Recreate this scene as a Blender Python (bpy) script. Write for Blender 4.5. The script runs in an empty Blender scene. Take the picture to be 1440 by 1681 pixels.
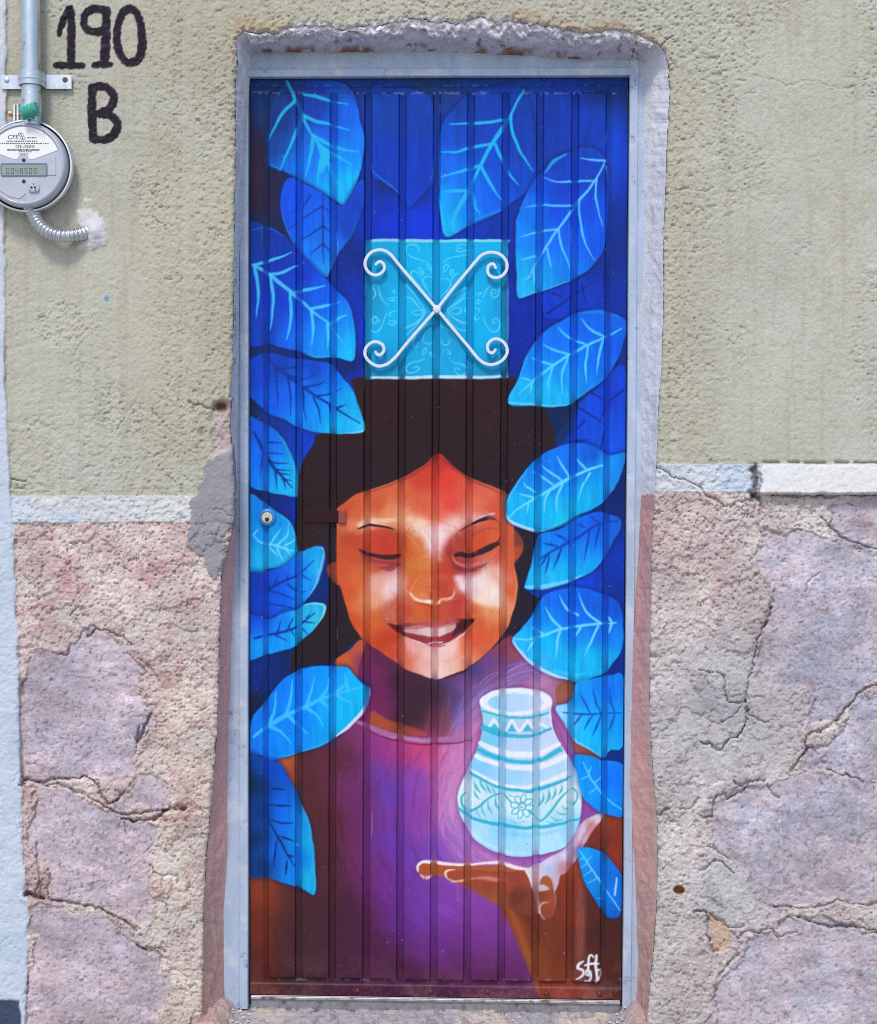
import bpy, math, random
import numpy as np
from mathutils import Vector, Euler

# ------------------------------------------------------------------ camera, sky, sun, exposure
scene = bpy.context.scene
IMG_W, IMG_H, FPX = 1440.0, 1681.0, 2430.0
CAM_LOC = (0.10622, -3.31802, 1.23153)
CAM_ROT = (1.54149649, -0.00398916, 0.03005171)
cam_data = bpy.data.cameras.new('camera')
cam_data.sensor_fit = 'HORIZONTAL'
cam_data.sensor_width = 36.0
cam_data.lens = FPX / IMG_W * 36.0
cam_data.clip_end = 500.0
cam = bpy.data.objects.new('camera', cam_data)
cam.location = CAM_LOC
cam.rotation_euler = CAM_ROT
scene.collection.objects.link(cam)
scene.camera = cam

SUN_TO = Vector((-0.16, -0.74, 1.0)).normalized()      # direction towards the (veiled) sun
world = bpy.data.worlds.new('World')
scene.world = world
world.use_nodes = True
wn = world.node_tree
bg = wn.nodes['Background']
sky = wn.nodes.new('ShaderNodeTexSky')
sky.sky_type = 'NISHITA'
sky.sun_disc = False
sky.sun_elevation = math.asin(SUN_TO.z)
sky.sun_rotation = math.atan2(SUN_TO.x, SUN_TO.y)
sky.air_density = 1.0
sky.dust_density = 1.2
sky.ozone_density = 1.0
wn.links.new(sky.outputs[0], bg.inputs[0])
bg.inputs[1].default_value = 0.115
sun_data = bpy.data.lights.new('sun', 'SUN')
sun_data.energy = 1.35
sun_data.angle = math.radians(12)
sun_data.color = (1.0, 0.97, 0.93)
sun = bpy.data.objects.new('sun', sun_data)
sun.rotation_euler = SUN_TO.to_track_quat('Z', 'Y').to_euler()
sun.location = (-2, -5, 6)
scene.collection.objects.link(sun)
scene.view_settings.view_transform = 'Standard'
scene.view_settings.look = 'None'
scene.view_settings.exposure = 0.82
scene.view_settings.gamma = 1.0
scene.view_settings.use_curve_mapping = False
scene.render.film_transparent = False
scene.cycles.filter_width = 1.0
scene.cycles.use_denoising = False

ALB = 0.80            # photograph tone -> base colour

# ------------------------------------------------------------------ geometry helpers
_M = np.array(Euler(CAM_ROT, 'XYZ').to_matrix())
_C = np.array(CAM_LOC)

def at(px, py, y):
    """point of the plane Y = y seen at photograph position (px, py); arrays or numbers"""
    px = np.asarray(px, float); py = np.asarray(py, float); y = np.asarray(y, float)
    d = np.stack([(px - IMG_W / 2) / FPX, (IMG_H / 2 - py) / FPX, -np.ones(np.broadcast(px, py).shape)], -1)
    d = d @ _M.T
    t = (y - _C[1]) / d[..., 1]
    return _C + d * t[..., None]

def project(P):
    q = (np.asarray(P, float) - _C) @ _M
    return IMG_W / 2 + FPX * q[..., 0] / -q[..., 2], IMG_H / 2 - FPX * q[..., 1] / -q[..., 2]

def lin(c):
    c = np.asarray(c, float) / 255.0
    return np.where(c <= 0.04045, c / 12.92, ((c + 0.055) / 1.055) ** 2.4)

def col(r, g, b, k=None):
    v = lin((r, g, b)) * (ALB if k is None else k)
    return (float(v[0]), float(v[1]), float(v[2]), 1.0)

def PT(s):
    return np.array([[float(v) for v in p.split(',')] for p in s.split()])

def smooth_line(p, closed=False, step=3.0):
    p = np.asarray(p, float)
    n = len(p)
    if n < 3 and not closed:
        k = max(2, int(np.linalg.norm(p[-1] - p[0]) / step))
        t = np.linspace(0, 1, k)[:, None]
        return p[0] * (1 - t) + p[-1] * t
    out = []
    for i in range(n if closed else n - 1):
        p1, p2 = p[i], p[(i + 1) % n]
        p0 = p[i - 1] if (closed or i > 0) else 2 * p1 - p2
        p3 = p[(i + 2) % n] if (closed or i + 2 < n) else 2 * p2 - p1
        k = max(1, int(math.ceil(np.linalg.norm(p2 - p1) / step)))
        for j in range(k):
            t = j / k
            out.append(0.5 * ((2 * p1) + (-p0 + p2) * t + (2 * p0 - 5 * p1 + 4 * p2 - p3) * t * t
                              + (-p0 + 3 * p1 - 3 * p2 + p3) * t ** 3))
    if not closed:
        out.append(p[-1])
    return np.array(out)

def resample(p, step):
    p = np.asarray(p, float)
    d = np.r_[0, np.cumsum(np.linalg.norm(np.diff(p, axis=0), axis=1))]
    t = np.linspace(0, d[-1], max(2, int(d[-1] / step) + 1))
    return np.stack([np.interp(t, d, p[:, k]) for k in range(p.shape[1])], 1)

_TAB = np.random.RandomState(7).random_sample((512, 512))

def vn(x, y, s, seed=0):
    """value noise 0..1 with cell size s"""
    x = np.asarray(x, float) / s + (seed * 37.17) % 512; y = np.asarray(y, float) / s + (seed * 91.73) % 512
    ix = np.floor(x); iy = np.floor(y)
    fx = x - ix; fy = y - iy
    fx = fx * fx * (3 - 2 * fx); fy = fy * fy * (3 - 2 * fy)
    ix = ix.astype(np.int32) & 511; iy = (iy.astype(np.int32) & 511) << 9
    ix1 = (ix + 1) & 511; iy1 = (iy + 512) & 262143
    T = _TAB.ravel()
    a = T[iy + ix]; b = T[iy + ix1]; c = T[iy1 + ix]; d = T[iy1 + ix1]
    a += (b - a) * fx; c += (d - c) * fx
    return a + (c - a) * fy

def fbm(x, y, s, octaves=4, seed=0, gain=0.5):
    r = 0.0; amp = 1.0; tot = 0.0
    for o in range(octaves):
        ang = 0.6 * o
        xr = x * math.cos(ang) - y * math.sin(ang); yr = x * math.sin(ang) + y * math.cos(ang)
        r = r + amp * vn(xr, yr, s / (2.03 ** o), seed + 17 * o)
        tot += amp; amp *= gain
    return r / tot

def sstep(a, b, x):
    t = np.clip((x - a) / (b - a), 0, 1)
    return t * t * (3 - 2 * t)

def poly_sdf(X, Y, poly):
    """signed distance (negative inside) of points to a closed polygon"""
    best = np.full(X.shape, 1e18); inside = np.zeros(X.shape, bool)
    n = len(poly)
    for i in range(n):
        ax, ay = poly[i]; bx, by = poly[(i + 1) % n]
        ex, ey = bx - ax, by - ay
        L = ex * ex + ey * ey
        if L < 1e-12:
            continue
        wx, wy = X - ax, Y - ay
        t = np.clip((wx * ex + wy * ey) / L, 0, 1)
        d = (wx - ex * t) ** 2 + (wy - ey * t) ** 2
        np.minimum(best, d, out=best)
        c = ((ay > Y) != (by > Y))
        if ey != 0:
            inside ^= c & (X < ax + ex * (Y - ay) / ey)
    d = np.sqrt(best)
    return np.where(inside, -d, d)

def line_dist(X, Y, line, w=None):
    """distance to an open polyline; with w (width per point) the distance minus half the width"""
    best = np.full(X.shape, 1e9)
    for i in range(len(line) - 1):
        ax, ay = line[i]; bx, by = line[i + 1]
        ex, ey = bx - ax, by - ay
        L = ex * ex + ey * ey + 1e-12
        wx, wy = X - ax, Y - ay
        t = np.clip((wx * ex + wy * ey) / L, 0, 1)
        d = np.sqrt((wx - ex * t) ** 2 + (wy - ey * t) ** 2)
        if w is not None:
            d = d - 0.5 * (w[i] * (1 - t) + w[i + 1] * t)
        np.minimum(best, d, out=best)
    return best

# ------------------------------------------------------------------ mesh helpers
def link(o, parent=None):
    scene.collection.objects.link(o)
    if parent is not None:
        o.parent = parent
    return o

def tag(o, label=None, category=None, group=None, kind=None):
    if label: o['label'] = label
    if category: o['category'] = category
    if group: o['group'] = group
    if kind: o['kind'] = kind
    return o

def thing(name, label, category, loc=(0, 0, 0), group=None):
    o = bpy.data.objects.new(name, None)
    o.empty_display_size = 0.05
    o.location = loc
    link(o)
    return tag(o, label, category, group)

def mesh_np(name, V, F, mat, parent=None, colors=None, smooth=True, origin=None):
    """fast quad/tri mesh from arrays; V in world space; colours are linear RGB per vertex"""
    V = np.asarray(V, np.float64); F = np.asarray(F, np.int32)
    off = np.zeros(3)
    if parent is not None:
        off = np.array(parent_world(parent))
    if origin is not None:
        off = np.array(origin)
    me = bpy.data.meshes.new(name)
    nv, nf, k = len(V), len(F), F.shape[1]
    me.vertices.add(nv)
    me.vertices.foreach_set('co', (V - off).astype(np.float32).ravel())
    me.loops.add(nf * k)
    me.loops.foreach_set('vertex_index', F.ravel())
    me.polygons.add(nf)
    me.polygons.foreach_set('loop_start', np.arange(0, nf * k, k, dtype=np.int32))
    me.update(calc_edges=True)
    if smooth: me.shade_smooth()
    else: me.shade_flat()
    if colors is not None:
        a = me.color_attributes.new('Col', 'FLOAT_COLOR', 'POINT')
        c4 = np.ones((nv, 4), np.float32); c4[:, :3] = colors
        a.data.foreach_set('color', c4.ravel())
    if mat is not None:
        me.materials.append(mat)
    o = bpy.data.objects.new(name, me)
    if origin is not None and parent is None:
        o.location = origin
    link(o, parent)
    return o

def parent_world(o):
    p = Vector((0, 0, 0))
    while o is not None:
        p = p + Vector(o.location); o = o.parent
    return p

def grid_faces(nx, ny):
    i = np.arange(nx - 1)[None, :] + nx * np.arange(ny - 1)[:, None]
    i = i.ravel()
    return np.stack([i, i + 1, i + nx + 1, i + nx], 1)

class MB:
    """collects simple solids, all in world space"""
    def __init__(self): self.v = []; self.f = []; self.n = 0
    def add(self, V, F):
        V = np.asarray(V, float)
        self.v.append(V); self.f += [tuple(int(i) + self.n for i in q) for q in F]; self.n += len(V)
        return self
    def box(self, x0, x1, y0, y1, z0, z1, b=0.0):
        b = min(b, (x1 - x0) * .45, (y1 - y0) * .45, (z1 - z0) * .45)
        if b <= 0:
            V = [(x, y, z) for z in (z0, z1) for y in (y0, y1) for x in (x0, x1)]
            return self.add(V, [(0, 2, 3, 1), (4, 5, 7, 6), (0, 1, 5, 4), (2, 6, 7, 3), (0, 4, 6, 2), (1, 3, 7, 5)])
        V = []
        for z, s in ((z0, -1), (z1, 1)):
            for y, t in ((y0, -1), (y1, 1)):
                for x, r in ((x0, -1), (x1, 1)):
                    V += [(x, y - t * b, z - s * b), (x - r * b, y, z - s * b), (x - r * b, y - t * b, z)]
        def c(r, t, s): return 3 * ((r > 0) + 2 * (t > 0) + 4 * (s > 0))
        F = []
        for r in (-1, 1):
            q = [c(r, -1, -1), c(r, 1, -1), c(r, 1, 1), c(r, -1, 1)]; F.append(q if r > 0 else q[::-1])
        for t in (-1, 1):
            q = [c(-1, t, -1) + 1, c(1, t, -1) + 1, c(1, t, 1) + 1, c(-1, t, 1) + 1]; F.append(q if t < 0 else q[::-1])
        for s in (-1, 1):
            q = [c(-1, -1, s) + 2, c(1, -1, s) + 2, c(1, 1, s) + 2, c(-1, 1, s) + 2]; F.append(q if s > 0 else q[::-1])
        for r in (-1, 1):
            for t in (-1, 1):
                q = [c(r, t, -1), c(r, t, -1) + 1, c(r, t, 1) + 1, c(r, t, 1)]; F.append(q if r * t < 0 else q[::-1])
            for s in (-1, 1):
                q = [c(r, -1, s), c(r, 1, s), c(r, 1, s) + 2, c(r, -1, s) + 2]; F.append(q if r * s > 0 else q[::-1])
        for t in (-1, 1):
            for s in (-1, 1):
                q = [c(-1, t, s) + 1, c(1, t, s) + 1, c(1, t, s) + 2, c(-1, t, s) + 2]; F.append(q if t * s < 0 else q[::-1])
        for r in (-1, 1):
            for t in (-1, 1):
                for s in (-1, 1):
                    q = [c(r, t, s), c(r, t, s) + 1, c(r, t, s) + 2]; F.append(q if r * t * s > 0 else q[::-1])
        return self.add(V, F)
    def tube(self, path, rad, seg=16, cap=True):
        path = [Vector(p) for p in path]; n = len(path)
        rad = [rad] * n if np.isscalar(rad) else list(rad)
        V = []; up = None
        for i, p in enumerate(path):
            d = (path[min(i + 1, n - 1)] - path[max(i - 1, 0)]).normalized()
            if up is None:
                up = Vector((0, 1, 0)) if abs(d.y) < .9 else Vector((1, 0, 0))
            u = (up - d * up.dot(d)).normalized(); up = u
            w = d.cross(u)
            for k in range(seg):
                a = 2 * math.pi * k / seg
                V.append(tuple(p + (u * math.cos(a) + w * math.sin(a)) * rad[i]))
        F = []
        for i in range(n - 1):
            for k in range(seg):
                a, b = i * seg + k, i * seg + (k + 1) % seg
                F.append((a, b, b + seg, a + seg))
        if cap:
            F.append(tuple(range(seg))[::-1]); F.append(tuple((n - 1) * seg + k for k in range(seg)))
        return self.add(V, F)
    def lathe_y(self, cx, y0, cz, prof, seg=72, cap=True):
        """profile of (radius, distance towards the street) about an axis along Y"""
        V = []; F = []
        for r, h in prof:
            for k in range(seg):
                a = 2 * math.pi * k / seg
                V.append((cx + r * math.cos(a), y0 - h, cz + r * math.sin(a)))
        for i in range(len(prof) - 1):
            for k in range(seg):
                a, b = i * seg + k, i * seg + (k + 1) % seg
                F.append((a, b, b + seg, a + seg))
        if cap: F.append(tuple((len(prof) - 1) * seg + k for k in range(seg)))
        return self.add(V, F)
    def prism(self, pts, y0, y1):
        """flat outline in (x, z) between two Y planes (y1 = front)"""
        n = len(pts)
        V = [(x, y0, z) for x, z in pts] + [(x, y1, z) for x, z in pts]
        F = [(i, (i + 1) % n, n + (i + 1) % n, n + i) for i in range(n)]
        F.append(tuple(range(n, 2 * n))); F.append(tuple(range(n))[::-1])
        return self.add(V, F)
    def build(self, name, mat, parent=None, smooth=None, bevel=0.0, origin=None):
        off = np.array(parent_world(parent)) if parent is not None else np.zeros(3)
        if origin is not None: off = np.array(origin)
        me = bpy.data.meshes.new(name)
        V = np.concatenate(self.v) - off
        me.from_pydata([tuple(v) for v in V], [], self.f)
        import bmesh
        b = bmesh.new(); b.from_mesh(me)
        bmesh.ops.recalc_face_normals(b, faces=b.faces)
        if bevel > 0:
            es = [e for e in b.edges if len(e.link_faces) == 2 and e.calc_face_angle(0) > 0.6]
            bmesh.ops.bevel(b, geom=es, offset=bevel, segments=2, affect='EDGES', clamp_overlap=True)
        b.to_mesh(me); b.free()
        me.update()
        if smooth is not None:
            me.shade_smooth()
            if hasattr(me, 'set_sharp_from_angle'): me.set_sharp_from_angle(angle=math.radians(smooth))
        me.materials.append(mat)
        o = bpy.data.objects.new(name, me)
        if origin is not None and parent is None: o.location = origin
        link(o, parent)
        return o

# ------------------------------------------------------------------ materials
def new_mat(name):
    m = bpy.data.materials.new(name); m.use_nodes = True
    return m, m.node_tree, m.node_tree.nodes['Principled BSDF']

def noise_node(nt, scale, detail=4.0, rough=0.6, coords=None, stretch=None):
    n = nt.nodes.new('ShaderNodeTexNoise')
    n.inputs['Scale'].default_value = scale
    n.inputs['Detail'].default_value = detail
    n.inputs['Roughness'].default_value = rough
    if coords is not None:
        if stretch is not None:
            mp = nt.nodes.new('ShaderNodeMapping'); mp.inputs['Scale'].default_value = stretch
            nt.links.new(coords, mp.inputs['Vector']); nt.links.new(mp.outputs[0], n.inputs['Vector'])
        else:
            nt.links.new(coords, n.inputs['Vector'])
    return n

def geo_pos(nt):
    return nt.nodes.new('ShaderNodeNewGeometry').outputs['Position']

def ramp(nt, fac, stops):
    r = nt.nodes.new('ShaderNodeValToRGB')
    e = r.color_ramp.elements
    while len(e) > len(stops): e.remove(e[-1])
    while len(e) < len(stops): e.new(0.5)
    for k, (p, c) in enumerate(stops):
        e[k].position = p; e[k].color = c if len(c) == 4 else (c[0], c[1], c[2], 1)
    nt.links.new(fac, r.inputs[0])
    return r.outputs[0]

def mixc(nt, a, b, fac, mode='MIX'):
    m = nt.nodes.new('ShaderNodeMix'); m.data_type = 'RGBA'; m.blend_type = mode
    for sock, v in ((m.inputs[6], a), (m.inputs[7], b), (m.inputs[0], fac)):
        if hasattr(v, 'node'): nt.links.new(v, sock)
        else: sock.default_value = v
    return m.outputs[2]

def bump(nt, b, height, strength, dist, prev=None):
    n = nt.nodes.new('ShaderNodeBump')
    n.inputs['Strength'].default_value = strength
    n.inputs['Distance'].default_value = dist
    nt.links.new(height, n.inputs['Height'])
    if prev is not None: nt.links.new(prev, n.inputs['Normal'])
    nt.links.new(n.outputs[0], b.inputs['Normal'])
    return n.outputs[0]

def painted_mat(name, rough=0.85, grain=(0.86, 1.1), grain_scale=260, bumps=((420, .35, .0016),), spec=0.3, coat=0.0, stretch=None, rough_var=0.0):
    """vertex painted surface with fine procedural grain and relief"""
    m, nt, b = new_mat(name)
    at_ = nt.nodes.new('ShaderNodeAttribute'); at_.attribute_name = 'Col'
    pos = geo_pos(nt)
    n = noise_node(nt, grain_scale, 5, .65, pos, stretch)
    g = ramp(nt, n.outputs['Fac'], [(0.3, (grain[0],) * 3), (0.7, (grain[1],) * 3)])
    c = mixc(nt, at_.outputs['Color'], g, 1.0, 'MULTIPLY')
    nt.links.new(c, b.inputs['Base Color'])
    b.inputs['Roughness'].default_value = rough
    b.inputs['Specular IOR Level'].default_value = spec
    b.inputs['Coat Weight'].default_value = coat
    b.inputs['Coat Roughness'].default_value = 0.25
    if rough_var:
        n3 = noise_node(nt, 60, 4, .6, pos)
        mr = nt.nodes.new('ShaderNodeMapRange')
        mr.inputs['To Min'].default_value = rough - rough_var; mr.inputs['To Max'].default_value = rough + rough_var
        nt.links.new(n3.outputs['Fac'], mr.inputs['Value']); nt.links.new(mr.outputs[0], b.inputs['Roughness'])
    prev = None
    for sc, st, ds in bumps:
        h = noise_node(nt, sc, 4, .6, pos, stretch)
        prev = bump(nt, b, h.outputs['Fac'], st, ds, prev)
    return m

def plain_mat(name, c, rough=0.5, metal=0.0, vary=0.12, scale=40, bumps=(), dirt=None, spec=0.5, coat=0.0, stretch=None):
    m, nt, b = new_mat(name)
    pos = geo_pos(nt)
    n = noise_node(nt, scale, 6, .6, pos, stretch)
    lo = tuple(v * (1 - vary) for v in c[:3]); hi = tuple(min(1, v * (1 + vary)) for v in c[:3])
    cc = ramp(nt, n.outputs['Fac'], [(0.3, lo), (0.7, hi)])
    if dirt is not None:
        d = noise_node(nt, dirt[1], 8, .7, pos)
        f = ramp(nt, d.outputs['Fac'], [(dirt[2], (0, 0, 0)), (dirt[2] + dirt[3], (1, 1, 1))])
        cc = mixc(nt, cc, dirt[0], f)
    nt.links.new(cc, b.inputs['Base Color'])
    b.inputs['Roughness'].default_value = rough
    b.inputs['Metallic'].default_value = metal
    b.inputs['Specular IOR Level'].default_value = spec
    b.inputs['Coat Weight'].default_value = coat
    rr = nt.nodes.new('ShaderNodeMapRange')
    rr.inputs['To Min'].default_value = max(0.02, rough - .1); rr.inputs['To Max'].default_value = min(1, rough + .1)
    nt.links.new(n.outputs['Fac'], rr.inputs['Value']); nt.links.new(rr.outputs[0], b.inputs['Roughness'])
    prev = None
    for sc, st, ds in bumps:
        h = noise_node(nt, sc, 4, .6, pos)
        prev = bump(nt, b, h.outputs['Fac'], st, ds, prev)
    return m

# ------------------------------------------------------------------ the ground
DOOR_W, DOOR_H, DOOR_Y = 0.866, 2.12489, 0.10
GROUND_Z = -0.17
pave_mat = plain_mat('pavement_concrete', (0.38, 0.37, 0.35), 0.9, vary=.2, scale=6, bumps=((90, .5, .004),), spec=.2)
gx = np.linspace(-14, 14, 57); gy = np.linspace(-26, -0.055, 60)
GX, GY = np.meshgrid(gx, gy)
GZ = GROUND_Z + 0.01 * (fbm(GX * 100, GY * 100, 90, 3, 5) - .5)
pavement = mesh_np('pavement', np.stack([GX, GY, GZ], -1).reshape(-1, 3), grid_faces(57, 60), pave_mat)
tag(pavement, kind='structure')

# ------------------------------------------------------------------ the facade: one relief, cut into its pieces
# outer edge of the doorway's plaster and, paired with it, where the reveal meets the metal frame (photograph positions)
PAIRS = [  # outer                inner
    ((326, 1790), (368, 1790)), ((332, 1681), (372, 1690)), ((333, 1600), (369, 1612)), ((335, 1490), (368, 1500)),
    ((340, 1400), (375, 1400)), ((348, 1310), (374, 1310)), ((356, 1208), (375, 1208)), ((361, 1062), (380, 1062)),
    ((364, 946), (384, 946)), ((384, 862), (389, 862)), ((386, 800), (390, 800)), ((382, 740), (390, 740)), ((379, 700), (390, 700)),
    ((381, 662), (391, 664)), ((379, 645), (391, 645)), ((383, 595), (392, 595)), ((385, 420), (394, 420)), ((386, 330), (399, 330)),
    ((388, 250), (405, 250)), ((387, 150), (409, 150)), ((389, 100), (411, 110)), ((389, 60), (412, 88)), ((403, 53), (418, 87)),
    ((425, 57), (430, 86)), ((447, 57), (448, 86)), ((473, 46), (474, 86)), ((497, 49), (497, 86)), ((518, 47), (518, 86)), ((553, 49), (553, 86)),
    ((575, 49), (575, 86)), ((590, 44), (590, 86)), ((612, 45), (612, 86)), ((637, 41), (637, 86)), ((660, 38), (660, 86)), ((677, 34), (677, 86)), ((705, 38), (705, 86)),
    ((733, 36), (733, 87)), ((747, 42), (747, 87)), ((762, 41), (762, 87)), ((778, 31), (778, 88)), ((801, 32), (801, 89)), ((820, 41), (820, 90)), ((845, 35), (845, 91)),
    ((872, 42), (872, 92)), ((892, 42), (892, 94)), ((912, 47), (910, 95)), ((942, 53), (938, 97)), ((964, 57), (960, 98)), ((991, 53), (985, 98)), ((1015, 55), (1008, 98)), ((1034, 54), (1025, 98)),
    ((1055, 63), (1038, 98)), ((1076, 70), (1049, 98)), ((1091, 84), (1057, 100)), ((1098, 112), (1059, 116)), ((1099, 153), (1057, 153)), ((1095, 245), (1056, 245)),
    ((1092, 321), (1056, 321)), ((1089, 400), (1056, 400)), ((1089, 500), (1053, 500)), ((1086, 606), (1051, 606)), ((1081, 661), (1051, 661)), ((1078, 759), (1051, 759)),
    ((1075, 811), (1052, 811)), ((1071, 875), (1049, 875)), ((1069, 982), (1043, 982)), ((1067, 1061), (1037, 1061)), ((1066, 1183), (1033, 1183)),
    ((1073, 1290), (1031, 1290)), ((1079, 1345), (1035, 1345)), ((1079, 1420), (1041, 1420)), ((1077, 1500), (1044, 1500)), ((1071, 1575), (1047, 1575)), ((1065, 1636), (1044, 1636)),
    ((1061, 1690), (1042, 1690)), ((1058, 1790), (1040, 1790))]
PR = resample(np.array([(a[0], a[1], b[0], b[1]) for a, b in PAIRS], float), 2.4)
_j = np.arange(len(PR))
_top = sstep(330, 120, PR[:, 1])                      # broken arris over the lintel
PR[:, 0] += (fbm(_j, _j * 0 + 3, 6, 3, 8) - .5) * (2.2 + 4 * _top) * ((PR[:, 0] < 410) | (PR[:, 0] > 1050))
PR[:, 1] += ((fbm(_j, _j * 0 + 9, 5, 4, 4, .6) - .5) * 13 - np.abs(fbm(_j, _j * 0 + 40, 14, 3, 6) - .5) * 12) * ((PR[:, 1] < 110) & (PR[:, 0] > 400) & (PR[:, 0] < 1080))
OUTER = PR[:, :2]

STEP = 1.65
xs = np.r_[np.linspace(-900, -24, 30), np.arange(-20, 1462, STEP), np.linspace(1466, 2300, 30)]
ys = np.r_[np.linspace(-1100, -24, 36), np.arange(-20, 1704, STEP), np.linspace(1708, 1820, 8)]
NX, NY = len(xs), len(ys)
X, Y = np.meshgrid(xs, ys)
# hand drawn wobble of every drawn edge
WX = X + (fbm(X, Y, 26, 3, 1) - .5) * 7; WY = Y + (fbm(X, Y, 26, 3, 2) - .5) * 7

# signed distance to the doorway, computed where it matters
D = np.full(X.shape, 400.0)
near = (X > 300) & (X < 1130) & (Y > -30)
_best = np.full(X.shape, 200.0 ** 2); _ins = np.zeros(X.shape, bool)
for k0 in range(0, len(OUTER), 10):
    seg_ = OUTER[k0:k0 + 11] if k0 + 11 <= len(OUTER) else np.concatenate([OUTER[k0:], OUTER[:1]])
    lo_, hi_ = seg_.min(0) - 150, seg_.max(0) + 150
    if len(seg_) and hi_[0] - lo_[0] > 700: lo_[1] = seg_[:, 1].min() - 2      # the closing edge below ground
    i0, i1 = np.searchsorted(xs, [lo_[0], hi_[0]]); j0, j1 = np.searchsorted(ys, [lo_[1], hi_[1]])
    w_ = (slice(j0, j1), slice(i0, i1))
    st_ = 1 if len(seg_) < 4 else 2
    best_ = _best[w_]; Xw, Yw = X[w_], Y[w_]
    for m in range(0, len(seg_) - 1):
        (ax, ay), (bx, by) = seg_[m], seg_[m + 1]
        ex, ey = bx - ax, by - ay; L = ex * ex + ey * ey + 1e-12
        pad_ = 40
        a0, a1 = np.searchsorted(xs[i0:i1], [min(ax, bx) - pad_, max(ax, bx) + pad_]); b0, b1 = np.searchsorted(ys[j0:j1], [min(ay, by) - pad_, max(ay, by) + pad_])
        v_ = (slice(b0, b1), slice(a0, a1))
        wx, wy = Xw[v_] - ax, Yw[v_] - ay
        t = np.clip((wx * ex + wy * ey) / L, 0, 1)
        best_[v_] = np.minimum(best_[v_], (wx - ex * t) ** 2 + (wy - ey * t) ** 2)
        c0, c1 = np.searchsorted(ys, [min(ay, by), max(ay, by)])
        if ey != 0 and c1 > c0:
            yr = ys[c0:c1]
            _ins[c0:c1] ^= xs[None, :] < (ax + ex * (yr - ay) / ey)[:, None]
# beyond the first band a coarse outline is enough
_co = OUTER[::9]
_farm = near & (_best >= 199.0 ** 2)
_d = np.sqrt(_best); _d[_farm] = np.abs(poly_sdf(X[_farm][:], Y[_farm][:], _co[::4]))
D[near] = np.where(_ins, -_d, _d)[near]
far_edge = np.minimum(np.minimum(np.abs(X - 300), np.abs(X - 1130)), 100) + 30
D[~near] = far_edge[~near]

def band_y(x):       # top edge of the white band
    return np.where(x < 700, 815 - 0.004 * x, 762 + 0.004 * (x - 1078))
def band_b(x):       # bottom edge of the white band
    return np.where(x < 700, 858 - 0.003 * x, 808 + 0.002 * (x - 1078))

WOB2 = (fbm(X, Y, 14, 3, 33) - .5) * 6
BT = Y - band_y(X) + WOB2 * .7
BB = Y - band_b(X) + WOB2 * .5
right = X > 700
NBX = np.interp(Y, [-1100, 0, 160, 350, 600, 740, 860, 1050, 1250, 1400, 1480, 1560, 1640, 1800],
                [8, 10, 11, 9, 7, 14, 21, 29, 34, 38, 45, 46, 41, 40]) + (fbm(X, Y, 22, 3, 6) - .5) * 7
NB = X - NBX                       # negative: neighbour's wall

STONES = {
    'a': "62,1072 110,1064 150,1042 190,1052 210,1066 226,1100 247,1160 250,1178 236,1208 220,1240 205,1276 140,1276 80,1280 48,1283 40,1200 46,1110",
    'b': "62,1305 95,1292 130,1294 152,1312 168,1322 188,1334 215,1346 246,1350 250,1380 246,1420 238,1436 248,1452 250,1478 232,1514 215,1520 175,1496 130,1486 96,1477 76,1470 70,1420 56,1390 52,1340",
    'c': "192,1328 205,1300 232,1275 248,1262 262,1275 276,1302 286,1322 268,1330 235,1332 205,1334",
    'd': "56,1486 88,1488 130,1496 180,1516 222,1540 255,1560 270,1580 274,1640 266,1700 262,1830 52,1830 50,1600",
    'e': "1358,822 1440,817 1560,818 1600,870 1560,915 1440,901 1402,893 1374,880 1356,858",
    'f': "1238,892 1262,870 1318,866 1356,882 1398,900 1440,908 1540,930 1560,1040 1500,1110 1440,1120 1402,1146 1378,1178 1344,1196 1328,1190 1330,1142 1296,1124 1252,1116 1242,1056 1264,1004 1268,972 1252,944 1238,920",
    'g': "1330,1240 1350,1216 1384,1192 1408,1160 1440,1138 1520,1120 1580,1190 1540,1270 1440,1276 1398,1270 1352,1256 1324,1258",
    'h': "1166,1344 1182,1312 1212,1296 1262,1284 1300,1272 1380,1282 1440,1292 1540,1296 1590,1390 1540,1474 1440,1478 1400,1482 1312,1488 1262,1480 1222,1442 1186,1386",
    'i': "1196,1592 1218,1562 1262,1534 1312,1506 1380,1516 1440,1528 1540,1530 1600,1660 1580,1830 1176,1830 1178,1640",
    'j': "1600,930 1720,900 1800,1000 1780,1110 1640,1120 1590,1040", 'k': "1610,1140 1760,1130 1830,1260 1760,1380 1640,1370 1600,1250",
    'l': "-260,1000 -120,960 -20,1040 -30,1180 -160,1210 -280,1130",
}
STONES.pop('l')
CEMENT = PT("352,746 383,737 388,760 390,850 385,866 372,874 366,905 362,940 352,948 341,936 326,906 311,892 308,866 313,824 330,800 337,764")
PATCH = PT("124,347 136,341 152,346 170,360 176,384 174,404 152,410 124,406 132,396 146,386 128,372")
LEDGE = X - 1250 - (fbm(X, Y, 10, 3, 71) - .5) * 12

def local(sd_poly, pad=40, smooth=False):
    p = smooth_line(sd_poly, True, 6) if smooth else sd_poly
    x0, y0 = p.min(0) - pad; x1, y1 = p.max(0) + pad
    i0, i1 = np.searchsorted(xs, [x0, x1]); j0, j1 = np.searchsorted(ys, [y0, y1])
    s = (slice(max(0, j0), j1 + 1), slice(max(0, i0), i1 + 1))
    d = np.full(X.shape, 1e3)
    d[s] = poly_sdf(WX[s], WY[s], p)
    return d

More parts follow.
